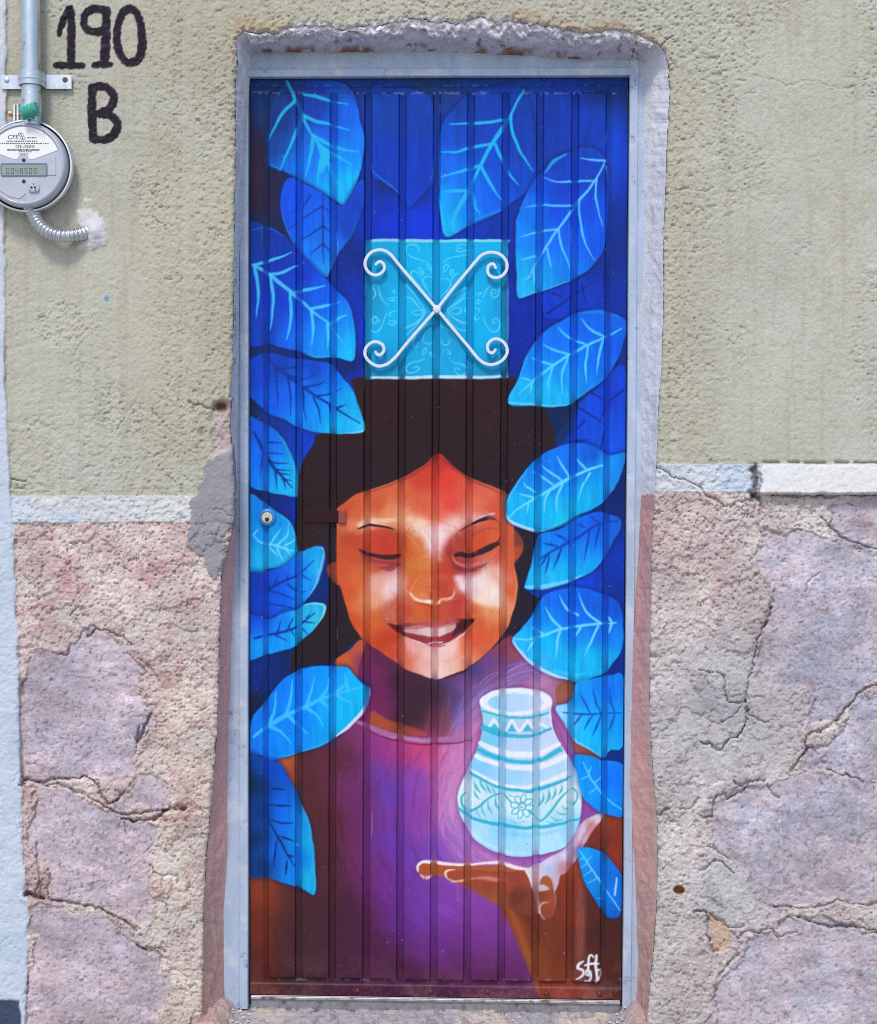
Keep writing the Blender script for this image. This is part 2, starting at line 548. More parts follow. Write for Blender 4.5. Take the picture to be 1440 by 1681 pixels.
# painted house number
GLYPHS = []
def glyph(name, strokes):
    d = np.full(X.shape, 1e3)
    allp = np.concatenate([PT(s) for s, w in strokes])
    x0, y0 = allp.min(0) - 18; x1, y1 = allp.max(0) + 18
    i0, i1 = np.searchsorted(xs, [x0, x1]); j0, j1 = np.searchsorted(ys, [y0, y1])
    s_ = (slice(j0, j1 + 1), slice(i0, i1 + 1))
    gxx = X[s_] + (fbm(X[s_], Y[s_], 5, 2, 51) - .5) * 3.4; gyy = Y[s_] + (fbm(X[s_], Y[s_], 5, 2, 52) - .5) * 3.4
    for s, w in strokes:
        l = smooth_line(PT(s), False, 3)
        ww = np.interp(np.linspace(0, 1, len(l)), np.linspace(0, 1, len(w)), w) + 2.2
        d[s_] = np.minimum(d[s_], line_dist(gxx, gyy, l, ww))
    GLYPHS.append((name, d))
glyph('painted_numeral', [("116,14 117,40 117,104", (9, 13, 11)), ("113,14 104,34 99,46 97,56", (9, 10, 9, 6)), ("93,107 115,108 135,108", (9, 10, 9))])
glyph('painted_numeral', [("174,18 160,14 146,18 138,30 140,44 150,51 164,52 174,44 175,30 172,18", (12, 11, 10, 12, 11, 11)), ("175,16 174,50 172,102", (11, 13, 13)), ("156,107 170,105 181,106", (9, 11, 8))])
glyph('painted_numeral', [("212,13 201,22 194,42 192,62 195,84 204,99 214,103 226,98 232,84 233,60 230,34 222,18 212,13", (12, 11, 11, 11, 12, 13, 12, 10, 11))])
glyph('painted_letter', [("152,144 151,180 153,226", (12, 12, 12)), ("152,143 170,142 184,152 186,166 178,180 164,186", (11, 11, 12, 12, 13)), ("164,186 182,190 193,204 188,220 172,229 154,229", (13, 12, 12, 12, 11))])

# --- labels
LAB = np.zeros(X.shape, np.int32)                     # 0 olive plaster
LAB[(BT > 0)] = 1                                     # white band
LAB[(BB > 0)] = 3                                     # rough base render
LAB[(BT > 0) & (Y < 812 + WOB2 * .3) & (LEDGE > 0) & right] = 2   # moulded ledge
LAB[(LAB == 1) & (LEDGE > 0) & right & (Y >= 812)] = 3
SD = {}
RAG = (fbm(X, Y, 34, 4, 301) - .5) * 46 + (fbm(X, Y, 9, 3, 302) - .5) * 9
sid = 10
stone_ids = []
for key, s in STONES.items():
    SD[key] = local(PT(s), 40, True) + RAG
    LAB[(SD[key] < 0) & (LAB == 3)] = sid
    stone_ids.append((sid, key)); sid += 1
CEM = local(CEMENT, 30) + (fbm(X, Y, 14, 4, 311) - .5) * 20; LAB[CEM < 0] = 4
PCH = local(PATCH, 30); LAB[(PCH + (fbm(X, Y, 5, 2, 90) - .5) * 7) < 0] = 5
for k, (nm, d) in enumerate(GLYPHS):
    LAB[d < 0] = 40 + k
LAB[NB < 0] = 60
DARK = np.maximum(np.maximum(X - 33, 1642 - Y), -900 - X) + WOB2
LAB[(DARK < 0) & (NB < 0)] = 61

# --- relief (metres, towards the street)
f1 = fbm(X, Y, 9, 4, 11); f2 = fbm(X, Y, 170, 3, 12); f3 = fbm(X, Y, 42, 3, 13)
ca, sa = math.cos(1.0), math.sin(1.0)
tr = fbm((X * ca + Y * sa) * .35, (-X * sa + Y * ca), 7, 3, 14)       # trowel drag
fl = fbm(X, Y, 13, 3, 15)
fl = fbm(X, Y, 6, 3, 15)
flake = sstep(.56, .61, fl)                                            # torn crumbs of render
pit = sstep(.70, .78, fbm(X, Y, 5.2, 2, 16))
fine = fbm(X, Y, 4.6, 2, 18) - .5
grit = .5 - np.abs(fbm(X, Y, 6.5, 3, 28, .6) - .5) * 4
grit2 = .5 - np.abs(fbm(X * 1.25, Y * .9, 4.2, 2, 30) - .5) * 4
rough_zone = sstep(130, 10, D) * .75 + sstep(.50, .66, fbm(X, Y, 120, 4, 17)) * .7
rough_zone = np.clip(rough_zone + sstep(600, 800, Y) * .5 * (X < 700), 0, 1)
H = (f2 - .5) * .006 + (f3 - .5) * .0022
arcs = fbm(np.hypot(X - 150, Y - 900) * 1.0, np.arctan2(Y - 900, X - 150) * 60, 6, 3, 26) - .5
H_olive = grit * (.0003 + .0010 * rough_zone) + grit2 * .0004 + (fbm(X * 1.2, Y, 3.9, 2, 24) - .5) * (.0010 + .0012 * rough_zone) + fine * (.0010 + .0020 * rough_zone) + (f1 - .5) * (.0010 + .0014 * rough_zone) + (tr - .5) * (.0006 + .0016 * rough_zone) + arcs * .0018 * sstep(.45, .65, fbm(X, Y, 150, 2, 27)) + flake * (.0003 + .0010 * rough_zone) - pit * (.0008 + rough_zone * .0026)
GREYZ = np.clip(sstep(130, 40, np.hypot((X - 1190) * .8, (Y - 1170) * .62)) + sstep(90, 30, np.hypot(X - 1205, (Y - 1460) * .9)), 0, 1)
fine2 = fbm(X * 1.3, Y, 3.9, 2, 24) - .5
H_base = (fine * .0024 + fine2 * .0034 + grit * .0017 + grit2 * .0011 + (f1 - .5) * .0014 + (tr - .5) * .0024 + flake * .0008 - pit * .0050) * (1 - .55 * GREYZ)
H_stone_f = grit2 * .0005 - pit * .0022 + fine * .0007 + (fbm(X, Y * 1.2, 4, 2, 25) - .5) * .0012 + (f1 - .5) * .0010 + (fbm(X * .4, Y, 16, 3, 19) - .5) * .0030
st_any = (LAB >= 10) & (LAB < 40)
inner = np.zeros(X.shape)
SDM = np.full(X.shape, 1e3)
for sid_, key in stone_ids: SDM = np.minimum(SDM, SD[key])
stone_w = sstep(2.0, -2.0, SDM) * (BB > 0)
basew = sstep(-3, 3, BB)
H = H + H_olive * (1 - basew) + basew * (H_base * (1 - stone_w) + H_stone_f * stone_w)
H += basew * stone_w * (-.0058 + .0060 * sstep(0, -60, SDM))
# old coats of render flaking off in steps
lay = fbm(X, Y, 62, 5, 303, .55)
lay2 = fbm(X, Y, 40, 5, 304, .55)
H += basew * (1 - stone_w) * (.0036 * sstep(.500, .510, lay) + .0030 * sstep(.55, .558, lay2) - .0030)
H += basew * stone_w * (.0018 * sstep(.56, .568, lay2))
H -= .008 * np.exp(-(SDM / 2.4) ** 2) * basew * sstep(.50, .62, fbm(X, Y, 60, 3, 23))   # open joints here and there
# per stone tilt
for sid_, key in stone_ids:
    m = SD[key] < 12
    rng = random.Random(sid_ * 7)
    cx, cy = PT(STONES[key]).mean(0)
    H[m] += (sstep(12, -8, SD[key]) * ((X - cx) * rng.uniform(-4e-5, 4e-5) + (Y - cy) * rng.uniform(-5e-5, 2e-5)))[m]
# band and ledge
white = (LAB == 1)
H += np.where(LAB == 1, .0025 + (f1 - .5) * .004, 0)
lt = np.clip((Y - 762) / 46, 0, 1)
LW = sstep(-2, 3, LEDGE) * right * sstep(-4, 1, BT) * sstep(815, 808, Y + WOB2 * .3)
H += LW * (.012 + .012 * lt + (f1 - .5) * .003)
# broken gap between band and ledge
gap = np.exp(-((X - 1240 - (fbm(X, Y, 9, 2, 44) - .5) * 18) / 7) ** 2) * sstep(756, 768, Y) * sstep(838, 815, Y)
H -= gap * .018
H -= .012 * np.exp(-((Y - 760 + WOB2 * .6) / 2.6) ** 2) * sstep(1245, 1260, X) * sstep(.38, .55, fbm(X, Y, 16, 2, 45))
# cement repair, plaster dab
H += sstep(1.5, -1.5, CEM) * (.0042 - H_base * .75 * basew - H_olive * .6 * (1 - basew) + (f3 - .5) * .003 + (tr - .5) * .0012)
H += sstep(4, -6, PCH) * (.004 + (f1 - .5) * .003) + .013 * np.exp(-((X - 154) / 13) ** 2 - ((Y - 380) / 15) ** 2)
# missing plaster beside the doorway
HOLE = PT("352,664 368,656 380,658 384,670 378,690 384,706 384,736 366,744 352,740 346,716 352,700 344,690 348,676")
HO = local(HOLE, 30)
H -= sstep(6, -5, HO) * (.008 + (f1 - .5) * .006 + .008 * sstep(26, 4, np.hypot((X - 362) , (Y - 668) * 1.6)))
# neighbour's wall stands a little proud
H = np.where(NB < 0, H * .25 + (f1 - .5) * .0022 + (f3 - .5) * .003, H)
H += .005 * sstep(5, -4, NB)
H -= .004 * np.exp(-((NB - 2) / 3.0) ** 2) * sstep(.4, .6, fbm(X, Y, 30, 3, 29))
H -= .003 * sstep(3, -3, np.where(NB < 0, DARK, 99))
# open cracks
CRACKS = [
    ("34,1290 45,1280 62,1283 90,1280 120,1277 145,1277 160,1290 172,1312 180,1318 195,1310 206,1300", 4.5, .016),
    ("60,1284 72,1286 100,1290 130,1300 150,1312 168,1320 185,1332 200,1336 230,1334 262,1330", 4.5, .014),
    ("200,1344 230,1348 258,1342 270,1330 290,1324 304,1326", 5, .020), ("268,1330 300,1328", 7, .02),
    ("44,1467 58,1471 72,1474", 8, .03), ("72,1474 96,1478 130,1484 160,1490 190,1504 214,1520 224,1528", 4, .014),
    ("60,1385 62,1420 63,1446 58,1462", 3.5, .01), ("66,1448 70,1470", 6, .012), ("248,1170 240,1190 230,1212 226,1222", 5, .016),
    ("248,1422 262,1438 280,1434 290,1440 292,1452", 4, .010), ("225,1552 248,1560 262,1556 272,1564", 4, .010),
    ("145,1045 160,1034 180,1038 206,1050 216,1060", 4, .012), ("225,1080 250,1100 262,1118", 4, .009), ("115,1010 125,1002 128,994", 3.5, .008),
    ("228,1192 225,1218", 4, .012), ("205,1352 206,1370", 3, .008), ("270,1480 276,1500", 3, .007),
    ("310,660 325,664 342,672 352,674", 3, .008),
    ("1078,768 1095,774 1105,784 1130,790 1148,800 1160,812 1180,824 1195,832", 3.6, .010),
    ("1095,600 1106,610 1120,618", 2.2, .0035), ("1140,630 1155,630 1170,624 1196,626", 2.2, .0020),
    ("1092,321 1105,313 1130,311 1150,315 1170,309", 2.2, .0035), ("1240,124 1262,130 1290,138 1306,140 1320,132 1340,132 1362,142 1395,144 1420,136", 2.2, .0020),
    ("1215,160 1240,150", 2.6, .0015), ("1172,20 1172,38", 2.2, .0020), ("1085,76 1095,68 1105,60", 3, .007),
    ("1265,1000 1258,1020 1250,1040 1244,1052", 4, .012), ("1244,1052 1236,1090 1228,1130 1224,1150", 3.4, .009),
    ("1268,970 1266,1000", 3, .008), ("1150,1100 1165,1102 1185,1104 1190,1120 1192,1142 1200,1152 1224,1152", 3.6, .011),
    ("1224,1150 1226,1165 1224,1185 1218,1196 1213,1208", 4, .013), ("1213,1208 1195,1214 1185,1226 1180,1232 1172,1226 1150,1218", 3.8, .012),
    ("1226,1166 1234,1176 1250,1182 1264,1186", 3.2, .008), ("1224,1152 1205,1172 1186,1186", 2.8, .006), ("1225,1148 1240,1144 1256,1146", 3, .006),
    ("1300,1264 1312,1246 1322,1230 1326,1208 1340,1200 1352,1198 1370,1184 1384,1170 1402,1148 1420,1132 1440,1124 1500,1116", 4.6, .014),
    ("1325,1206 1330,1180 1336,1160 1342,1148", 3.2, .008), ("1322,1228 1334,1228 1345,1240", 3, .006),
    ("1205,1282 1214,1288 1232,1284 1255,1280", 4, .011), ("1168,1342 1172,1320 1180,1306 1188,1302 1196,1310 1214,1302 1226,1290", 4.4, .013),
    ("1148,1340 1160,1342 1168,1342", 4, .012), ("1260,1290 1268,1304 1278,1310", 3, .008), ("1116,1330 1135,1328 1146,1310", 3.2, .009), ("1072,1338 1085,1334 1098,1328", 4, .012),
    ("1150,1430 1165,1420 1176,1411 1190,1418 1205,1434", 3.8, .010), ("1160,1388 1178,1396 1198,1412", 3.4, .009),
    ("1142,1496 1158,1498 1162,1520 1164,1545 1170,1562", 4.4, .014), ("1160,1498 1185,1512 1200,1522 1222,1520", 3.6, .009),
    ("1200,1528 1212,1540 1222,1530 1245,1532 1254,1524 1268,1526 1276,1538 1310,1528", 3.4, .009), ("1310,1505 1320,1508 1335,1514 1360,1520 1385,1518 1410,1522 1440,1530", 4.6, .014),
    ("1265,1490 1310,1490 1340,1488 1365,1484 1380,1478 1410,1484 1440,1482", 3.8, .010), ("1212,1566 1195,1584 1178,1606", 3.8, .010), ("1174,1620 1178,1660 1176,1690", 3, .008),
    ("1345,848 1370,872 1400,890 1420,896 1440,902", 3.4, .010), ("1392,825 1404,832", 3, .007), ("1322,970 1330,950 1345,942", 3, .007),
    ("1265,812 1300,815 1350,814 1440,812", 4, .012), ("1236,812 1250,830 1248,845", 4, .012), ("1200,832 1212,822 1235,822", 4, .010),
    ("352,838 366,836 376,846 380,854", 2.2, .004), ("340,878 356,880 372,878", 2.2, .004), ("330,840 338,860 334,880", 2.0, .003), ("18,786 30,790 44,789", 3, .008), ("22,800 36,802 46,806", 2.6, .005), ("1356,1262 1372,1268 1400,1276 1415,1284", 4, .010),
]
for s, w, dep in CRACKS:
    l = smooth_line(PT(s), False, 5)
    x0, y0 = l.min(0) - 14; x1, y1 = l.max(0) + 14
    i0, i1 = np.searchsorted(xs, [x0, x1]); j0, j1 = np.searchsorted(ys, [y0, y1])
    q = (slice(j0, j1 + 1), slice(i0, i1 + 1))
    cxw = X[q] + (fbm(X[q], Y[q], 9, 3, 61) - .5) * 9; cyw = Y[q] + (fbm(X[q], Y[q], 9, 3, 62) - .5) * 9
    d = line_dist(cxw, cyw, l)
    ww = w * (.45 + .9 * vn(X[q], Y[q], 17, 63))
    H[q] -= dep * (.75 * sstep(ww * .62, ww * .18, d) + .25 * np.exp(-(d / (ww * .8)) ** 2))
    H[q] += dep * .16 * np.exp(-((d - w * 1.3) / w) ** 2) * (cyw > np.interp(cxw, np.sort(l[:, 0]), l[np.argsort(l[:, 0]), 1]))
# drilled hole, hollow under a tooth of render, scars
H -= .02 * sstep(10, 6, np.hypot(X - 1115, (Y - 1461) * 1.25) + WOB2 * .4)
TOOTH = local(PT("1164,1498 1178,1508 1190,1516 1204,1540 1198,1556 1172,1566 1166,1540"), 20)
H -= .007 * sstep(3, -3, TOOTH)
# rounded, crumbly arris
ed = np.clip(D, 0, 40)
er = 9.0 + 4 * (fbm(X, Y, 30, 2, 77) - .5)
H -= .0125 * (1 - np.sqrt(np.clip(1 - np.clip(1 - ed / er, 0, 1) ** 2, 0, 1)))
H += (f1 - .5) * .004 * sstep(16, 2, ed) + (fl - .5) * .010 * sstep(14, 3, ed) * (Y < 130)

# --- colours (as seen; the helper turns them into base colours)
def C3(r, g, b): return np.array([r, g, b], float)
def mix(a, b, t): return a * (1 - t[..., None]) + b * t[..., None]
n1 = fbm(X, Y, 160, 4, 101); n2 = fbm(X, Y, 45, 4, 102); n3 = fbm(X, Y, 11, 3, 103); n4 = fbm(X, Y, 320, 3, 104)
CO = np.zeros(X.shape + (3,)) + C3(197, 193, 177)
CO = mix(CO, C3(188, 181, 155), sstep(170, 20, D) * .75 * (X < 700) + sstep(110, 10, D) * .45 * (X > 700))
CO = mix(CO, C3(202, 200, 188), sstep(.45, .75, n1) * .5)
CO = mix(CO, C3(184, 177, 152), sstep(.55, .8, n2) * .22)
CO *= (1 + .10 * (fbm(X, Y, 110, 4, 144) - .5))[..., None]
CO = mix(CO, C3(206, 196, 180), sstep(.62, .72, n3) * .25)
CO = mix(CO, C3(176, 168, 146), sstep(.56, .78, fbm(X, Y * .07, 11, 4, 160)) * .30)
CO = mix(CO, C3(212, 208, 196), sstep(.58, .80, fbm(X, Y * .05, 8, 3, 161)) * .22)
CO = mix(CO, C3(168, 156, 130), sstep(.66, .74, fbm(X, Y, 9, 3, 162)) * .22 * sstep(.45, .6, n1))
CO = mix(CO, C3(182, 172, 146), sstep(.60, .70, fl) * .25)
lay = fbm(X, Y, 62, 5, 303, .55); lay2 = fbm(X, Y, 40, 5, 304, .55)
# base render: pink wash worn to cream
CB = np.zeros(X.shape + (3,)) + C3(214, 188, 184)
CB = mix(CB, C3(230, 216, 204), sstep(.42, .62, n2) * .7)
doorside = np.where(X < 700, sstep(210, 300, X), sstep(1160, 1090, X))
CB = mix(CB, C3(228, 214, 194), doorside * (.25 + .5 * sstep(1050, 1350, Y)) * (X < 700))
CB = mix(CB, C3(206, 194, 186), doorside * .6 * (X > 700))
CB = mix(CB, C3(216, 184, 180), sstep(1010, 880, Y) * doorside * .5 * (X > 700))
GREY = sstep(130, 40, np.hypot((X - 1190) * .8, (Y - 1170) * .62)) + sstep(90, 30, np.hypot(X - 1205, (Y - 1460) * .9))
CB = mix(CB, C3(178, 174, 180), np.clip(GREY, 0, 1) * .85 * (X > 700))
CB = mix(CB, C3(188, 134, 132), sstep(.62, .74, fbm(X, Y, 38, 4, 105)) * .45 * (X < 700))
CB = mix(CB, C3(232, 222, 210), sstep(.66, .74, fbm(X, Y, 17, 3, 106)) * .5)
CB = mix(CB, C3(196, 160, 160), sstep(.4, .6, n3) * .25)
# stones: mauve wash
CS = np.zeros(X.shape + (3,)) + C3(196, 180, 190)
ws = lambda sx_, sy_, sc, sd, oc=5: fbm(X * sx_ + 30 * (n2 - .5), Y * sy_ + 30 * (n3 - .5), sc, oc, sd, .62)
CS = mix(CS, C3(182, 180, 202), sstep(.38, .64, ws(1, .8, 130, 121)) * (.7 + .3 * (X > 700)))
CS = mix(CS, C3(208, 180, 184), sstep(.42, .70, ws(.8, 1.2, 85, 122)) * (.8 - .35 * (X > 700)))
CS = mix(CS, C3(156, 158, 180), sstep(.50, .72, ws(.7, 1, 60, 123)) * .7)
CS = mix(CS, C3(212, 206, 212), sstep(.52, .74, ws(1, .5, 34, 124)) * .5)
CS = mix(CS, C3(164, 136, 148), sstep(.54, .74, ws(.6, 1.4, 26, 125)) * .5)
CS = mix(CS, C3(176, 172, 178), sstep(.50, .70, ws(1, 1, 48, 126)) * .35)
for dx_, y0_, y1_, w_ in ((1282, 1325, 1490, 2.2), (1213, 1590, 1672, 2.0), (1226, 1598, 1668, 1.6), (1412, 1296, 1362, 2.2), (168, 1345, 1450, 2.4), (95, 1420, 1445, 1.5)):
    CS = mix(CS, C3(226, 222, 226), sstep(w_, .4, np.abs(X - dx_ - (vn(X, Y, 40, 140) - .5) * 5)) * sstep(y0_, y0_ + 12, Y) * sstep(y1_, y1_ - 14, Y) * .55)
for bx_, by_, rx_, ry_ in ((1260, 1420, 40, 55), (1345, 1090, 60, 70), (1300, 1330, 50, 40), (1240, 1340, 30, 30), (1330, 1640, 60, 40), (130, 1330, 50, 30), (95, 1180, 50, 60)):
    CS = mix(CS, C3(160, 172, 200), np.exp(-((X - bx_) / rx_) ** 2 - ((Y - by_) / ry_) ** 2) * .5 * sstep(.3, .6, n3))
CS = mix(CS, C3(204, 178, 178), np.where(X < 700, .55, .30) * (.4 + n2))
lum = CS.mean(-1, keepdims=True); CS = lum + (CS - lum) * np.where(X > 700, .80, .95)[..., None]
CS *= 1.02
CS *= (1 + .34 * (fbm(X, Y, 95, 4, 141) - .5) + .22 * (fbm(X * .5 + Y * .5, Y - X * .4, 22, 4, 142) - .5))[..., None]
CS = mix(CS, C3(128, 116, 126), sstep(.71, .77, fbm(X, Y, 5, 2, 131)) * .55)
CS *= (1 + .2 * (fbm(X, Y, 4.2, 2, 127) - .5))[..., None]
CB = mix(CB, C3(222, 214, 206), sstep(.505, .495, lay) * .35)
CB = mix(CB, C3(196, 164, 164), sstep(.552, .562, lay2) * np.where(X > 700, .12, .28))
lumb = CB.mean(-1, keepdims=True); CB = lumb + (CB - lumb) * np.where(X > 700, .62 + .3 * sstep(1120, 1000, Y) * sstep(1300, 1150, X), 1.0)[..., None]
CB *= (1 + .22 * (fbm(X, Y, 70, 4, 143) - .5))[..., None]
CB *= (1 + .14 * (fbm(X, Y, 4.4, 2, 128) - .5))[..., None]
basec = mix(CB, CS, sstep(7, -9, SDM + (fbm(X, Y, 16, 4, 110) - .5) * 22))
CW = np.zeros(X.shape + (3,)) + C3(214, 220, 228)
CW = mix(CW, C3(190, 204, 224), sstep(.5, .7, n2) * .6)
CW = mix(CW, C3(226, 218, 208), sstep(.55, .7, n1) * .6)
t_band = sstep(-1.5, 1.5, BT); t_base = sstep(-1.5, 1.5, BB)
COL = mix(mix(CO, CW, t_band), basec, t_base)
COL = np.where((LW > .5)[..., None], mix(CW, C3(236, 232, 228), np.full(X.shape, .6)), COL)
COL = np.where(((LEDGE > 0) & right & (Y >= 808) & (LW <= .5) & (Y < 900) & (BT > 0))[..., None], basec, COL)
COL = mix(COL, C3(112, 104, 108), np.clip(gap * 1.1, 0, 1) * sstep(.4, .55, n3) * .8)
COL = mix(COL, mix(np.zeros_like(COL) + C3(152, 149, 155), C3(164, 160, 163), n2), sstep(1.5, -1.5, CEM))
COL = mix(COL, C3(222, 216, 218), sstep(2, -2, PCH + (fbm(X, Y, 5, 2, 90) - .5) * 7))
sp = np.exp(-(np.hypot(X - 142, Y - 326) / 9) ** 2) * sstep(.55, .66, n3); COL = mix(COL, C3(232, 228, 226), np.clip(sp * 1.5, 0, 1))
COL = mix(COL, mix(np.zeros_like(COL) + C3(214, 206, 208), C3(176, 150, 140), n3), sstep(3, -2, HO))
COL = mix(COL, C3(96, 66, 48), sstep(16, 4, np.hypot(X - 364, (Y - 668) * 1.5) + WOB2))
COL = mix(COL, C3(140, 112, 92), sstep(10, 2, np.hypot(X - 330, (Y - 706)) + WOB2) * .7)
COL = mix(COL, C3(206, 178, 158), sstep(2, -2, TOOTH))
COL = mix(COL, C3(176, 116, 72), sstep(10, 7, np.hypot(X - 1115, (Y - 1461) * 1.25) + WOB2 * .4))
for bx, by, br in ((175, 490, 6), (131, 123, 4), (1105, 10, 2)):
    COL = mix(COL, C3(110, 165, 200), sstep(br, br * .4, np.hypot(X - bx, Y - by) + WOB2 * .5))
for nm, d in GLYPHS:
    COL = mix(COL, C3(40, 33, 44), sstep(.9, -.9, d) * (.97 - .16 * sstep(.66, .76, fbm(X, Y, 4, 2, 120))))
# crumbly pale arris over the lintel
COL = mix(COL, C3(226, 220, 222), sstep(9, 3, ed + (fl - .5) * 12) * sstep(110, 60, Y))
COL = mix(COL, C3(190, 160, 130), sstep(20, 8, ed + (f3 - .5) * 40) * sstep(110, 60, Y) * .5 * ((X < 480) | (X > 840)))
CN = np.zeros(X.shape + (3,)) + C3(208, 214, 226)
CN = mix(CN, C3(226, 222, 224), sstep(700, 300, Y) * .7)
CN = mix(CN, C3(188, 204, 216), sstep(.5, .68, n2) * .6)
CN = mix(CN, C3(72, 80, 104), sstep(1.5, -1.5, DARK))
COL = mix(COL, CN, sstep(1.2, -1.2, NB))
COL = lin(COL) * ALB

# --- snap the edge vertices of the doorway, then cut into pieces
gyD, gxD = np.gradient(D)
px_ = X.copy(); py_ = Y.copy()
sx = np.gradient(X, axis=1); sy = np.gradient(Y, axis=0)
gX = gxD / sx; gY = gyD / sy
gl = np.hypot(gX, gY) + 1e-6
snap = near & (np.abs(D) < STEP * .72)
px_[snap] -= (D * gX / gl)[snap]; py_[snap] -= (D * gY / gl)[snap]
V = at(px_, py_, -H).reshape(-1, 3)
# keep the wall from sinking under the pavement too far
CF = COL.reshape(-1, 3)
F = grid_faces(NX, NY)
def cen(A):
    A = A.ravel(); return A[F].mean(1)
keep = cen(D) > 0.0
Lf = LAB.ravel()[F[:, 0]]

def piece(name, ids, mat, parent, skirt=.03):
    m = keep & np.isin(Lf, ids)
    Fq = F[m]
    if len(Fq) == 0: return None
    used, inv = np.unique(Fq, return_inverse=True)
    Fq = inv.reshape(-1, 4)
    Vq = V[used]; Cq = CF[used]
    e = np.concatenate([Fq[:, [k, (k + 1) % 4]] for k in range(4)])
    key = np.sort(e, 1); key = key[:, 0].astype(np.int64) * len(used) + key[:, 1]
    u, idx, cnt = np.unique(key, return_index=True, return_counts=True)
    be = e[idx[cnt == 1]]
    n = len(Vq); k = len(be)
    a = Vq[be[:, 0]]; b = Vq[be[:, 1]]
    back = np.array([0, skirt, 0])
    Vs = np.concatenate([a, b, b + back, a + back])
    Cs = np.concatenate([Cq[be[:, 0]], Cq[be[:, 1]], Cq[be[:, 1]], Cq[be[:, 0]]])
    i = n + np.arange(k)
    Fs = np.stack([i + k, i, i + 3 * k, i + 2 * k], 1)
    return mesh_np(name, np.concatenate([Vq, Vs]), np.concatenate([Fq, Fs])[:, ::-1], mat, parent, np.concatenate([Cq, Cs]))

plaster_mat = painted_mat('olive_stucco', .92, (.88, 1.08), 330, ((620, .55, .0014), (190, .35, .0022)), .15)
render_mat = painted_mat('pink_washed_render', .95, (.84, 1.12), 300, ((520, .7, .002), (200, .4, .003)), .12)
stone_mat = painted_mat('pink_washed_stone', .9, (.86, 1.1), 420, ((700, .5, .001), (260, .4, .0016)), .18)
white_mat = painted_mat('limewash', .93, (.92, 1.06), 330, ((560, .55, .0016),), .15)
cement_mat = painted_mat('grey_cement', .93, (.9, 1.08), 420, ((700, .4, .001),), .15)
ink_mat = painted_mat('black_brush_paint', .7, (.8, 1.2), 420, ((520, .3, .001),), .08)

wall = thing('house_wall', 'olive plastered house wall with white band and pink-washed stone base around the doorway', 'wall', (0, 0, GROUND_Z))
piece('plaster', [0], plaster_mat, wall)
piece('white_band', [1], white_mat, wall)
piece('ledge', [2], white_mat, wall)
piece('base_render', [3], render_mat, wall)
tag(piece('cement_patch', [4], cement_mat, wall), 'smooth grey cement repair beside the door frame')
tag(piece('plaster_patch', [5], white_mat, wall), 'white plaster dab where the flexible conduit enters the wall')
for sid_, key in stone_ids:
    piece('stone', [sid_], stone_mat, wall)
for k, (nm, d) in enumerate(GLYPHS):
    tag(piece(nm, [40 + k], ink_mat, wall), ['black brush-painted numeral 1', 'black brush-painted numeral 9', 'black brush-painted numeral 0', 'black brush-painted letter B'][k])
nwall = thing('neighbouring_wall', 'bluish white limewashed wall edge of the next house with a dark painted foot', 'wall', (-1.0, 0, GROUND_Z))
piece('limewash', [60], white_mat, nwall)
tag(piece('painted_plinth', [61], white_mat, nwall), 'dark slate painted foot of the white wall')

# solid wall behind the rendering, and an added unseen slab blocking light behind the door
core_mat = plain_mat('masonry_core', (.25, .21, .19), .95, spec=.1)
x0, z0 = at(-900, 1820, 0)[[0, 2]]; x1, z1 = at(2300, -1100, 0)[[0, 2]]
mb = MB()
ol = at(320, 900, 0)[0]; orr = at(1108, 900, 0)[0]; ot = at(700, 24, 0)[2]
mb.box(x0, ol, .028, .34, GROUND_Z, z1); mb.box(orr, x1, .028, .34, GROUND_Z, z1); mb.box(ol + .001, orr - .001, .028, .34, ot, z1)
mb.box(ol + .001, orr - .001, .24, .34, GROUND_Z, ot - .001)  # unseen slab closing the opening, added to stop light leaking past the door
mb.build('masonry_and_light_block', core_mat, wall)

# --- reveal of the doorway: splayed plaster between arris and metal frame
RN = 26
tt = np.linspace(0, 1, RN)
npr = len(PR)
tx = PR[:, 0][None] * (1 - tt[:, None]) + PR[:, 2][None] * tt[:, None]
ty = PR[:, 1][None] * (1 - tt[:, None]) + PR[:, 3][None] * tt[:, None]
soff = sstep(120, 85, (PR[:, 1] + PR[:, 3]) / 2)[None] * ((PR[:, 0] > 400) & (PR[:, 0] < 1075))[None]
tq = tt[:, None] * (1 - soff) + tt[:, None] ** 2.1 * soff
yy = .0075 + tq * (.0905 - .0075)
jj = np.arange(npr)[None] + np.zeros((RN, 1)); kk = tt[:, None] * 36 + np.zeros((1, npr))
rn = fbm(jj, kk, 7, 4, 201) - .5; rn2 = fbm(jj, kk, 26, 3, 202) - .5
fade = (np.sin(np.pi * np.clip(tt, 0, 1)) ** .6)[:, None]
soff = sstep(120, 85, (PR[:, 1] + PR[:, 3]) / 2)[None] * ((PR[:, 0] > 400) & (PR[:, 0] < 1075))[None]
amp = 1.0 + 2.2 * soff
side = np.where(PR[:, 0] < 720, 1.0, -1.0)[None]
tx2 = tx + (rn * 4.5 + rn2 * 4.5) * fade * (1 - soff) * side
ty2 = ty + (rn * 10 + rn2 * 9) * fade * soff
yy = yy + (fbm(jj, kk, 5, 4, 211, .6) - .5) * .030 * fade * soff * sstep(.75, .25, tt)[:, None]
P3 = at(tx2, ty2, yy)
lowy = np.where(PR[:, 0] < 720, 858, 812)[None]
RC = np.zeros((RN, npr, 3)) + C3(236, 234, 240)
RC = mix(RC, C3(226, 222, 226), sstep(.5, .65, fbm(jj, kk, 12, 3, 203)) * .7)
RC = mix(RC, C3(196, 192, 206), soff * .7 * np.ones((RN, 1)))  # underside painted greyer: the soffit's shade is put into its colour
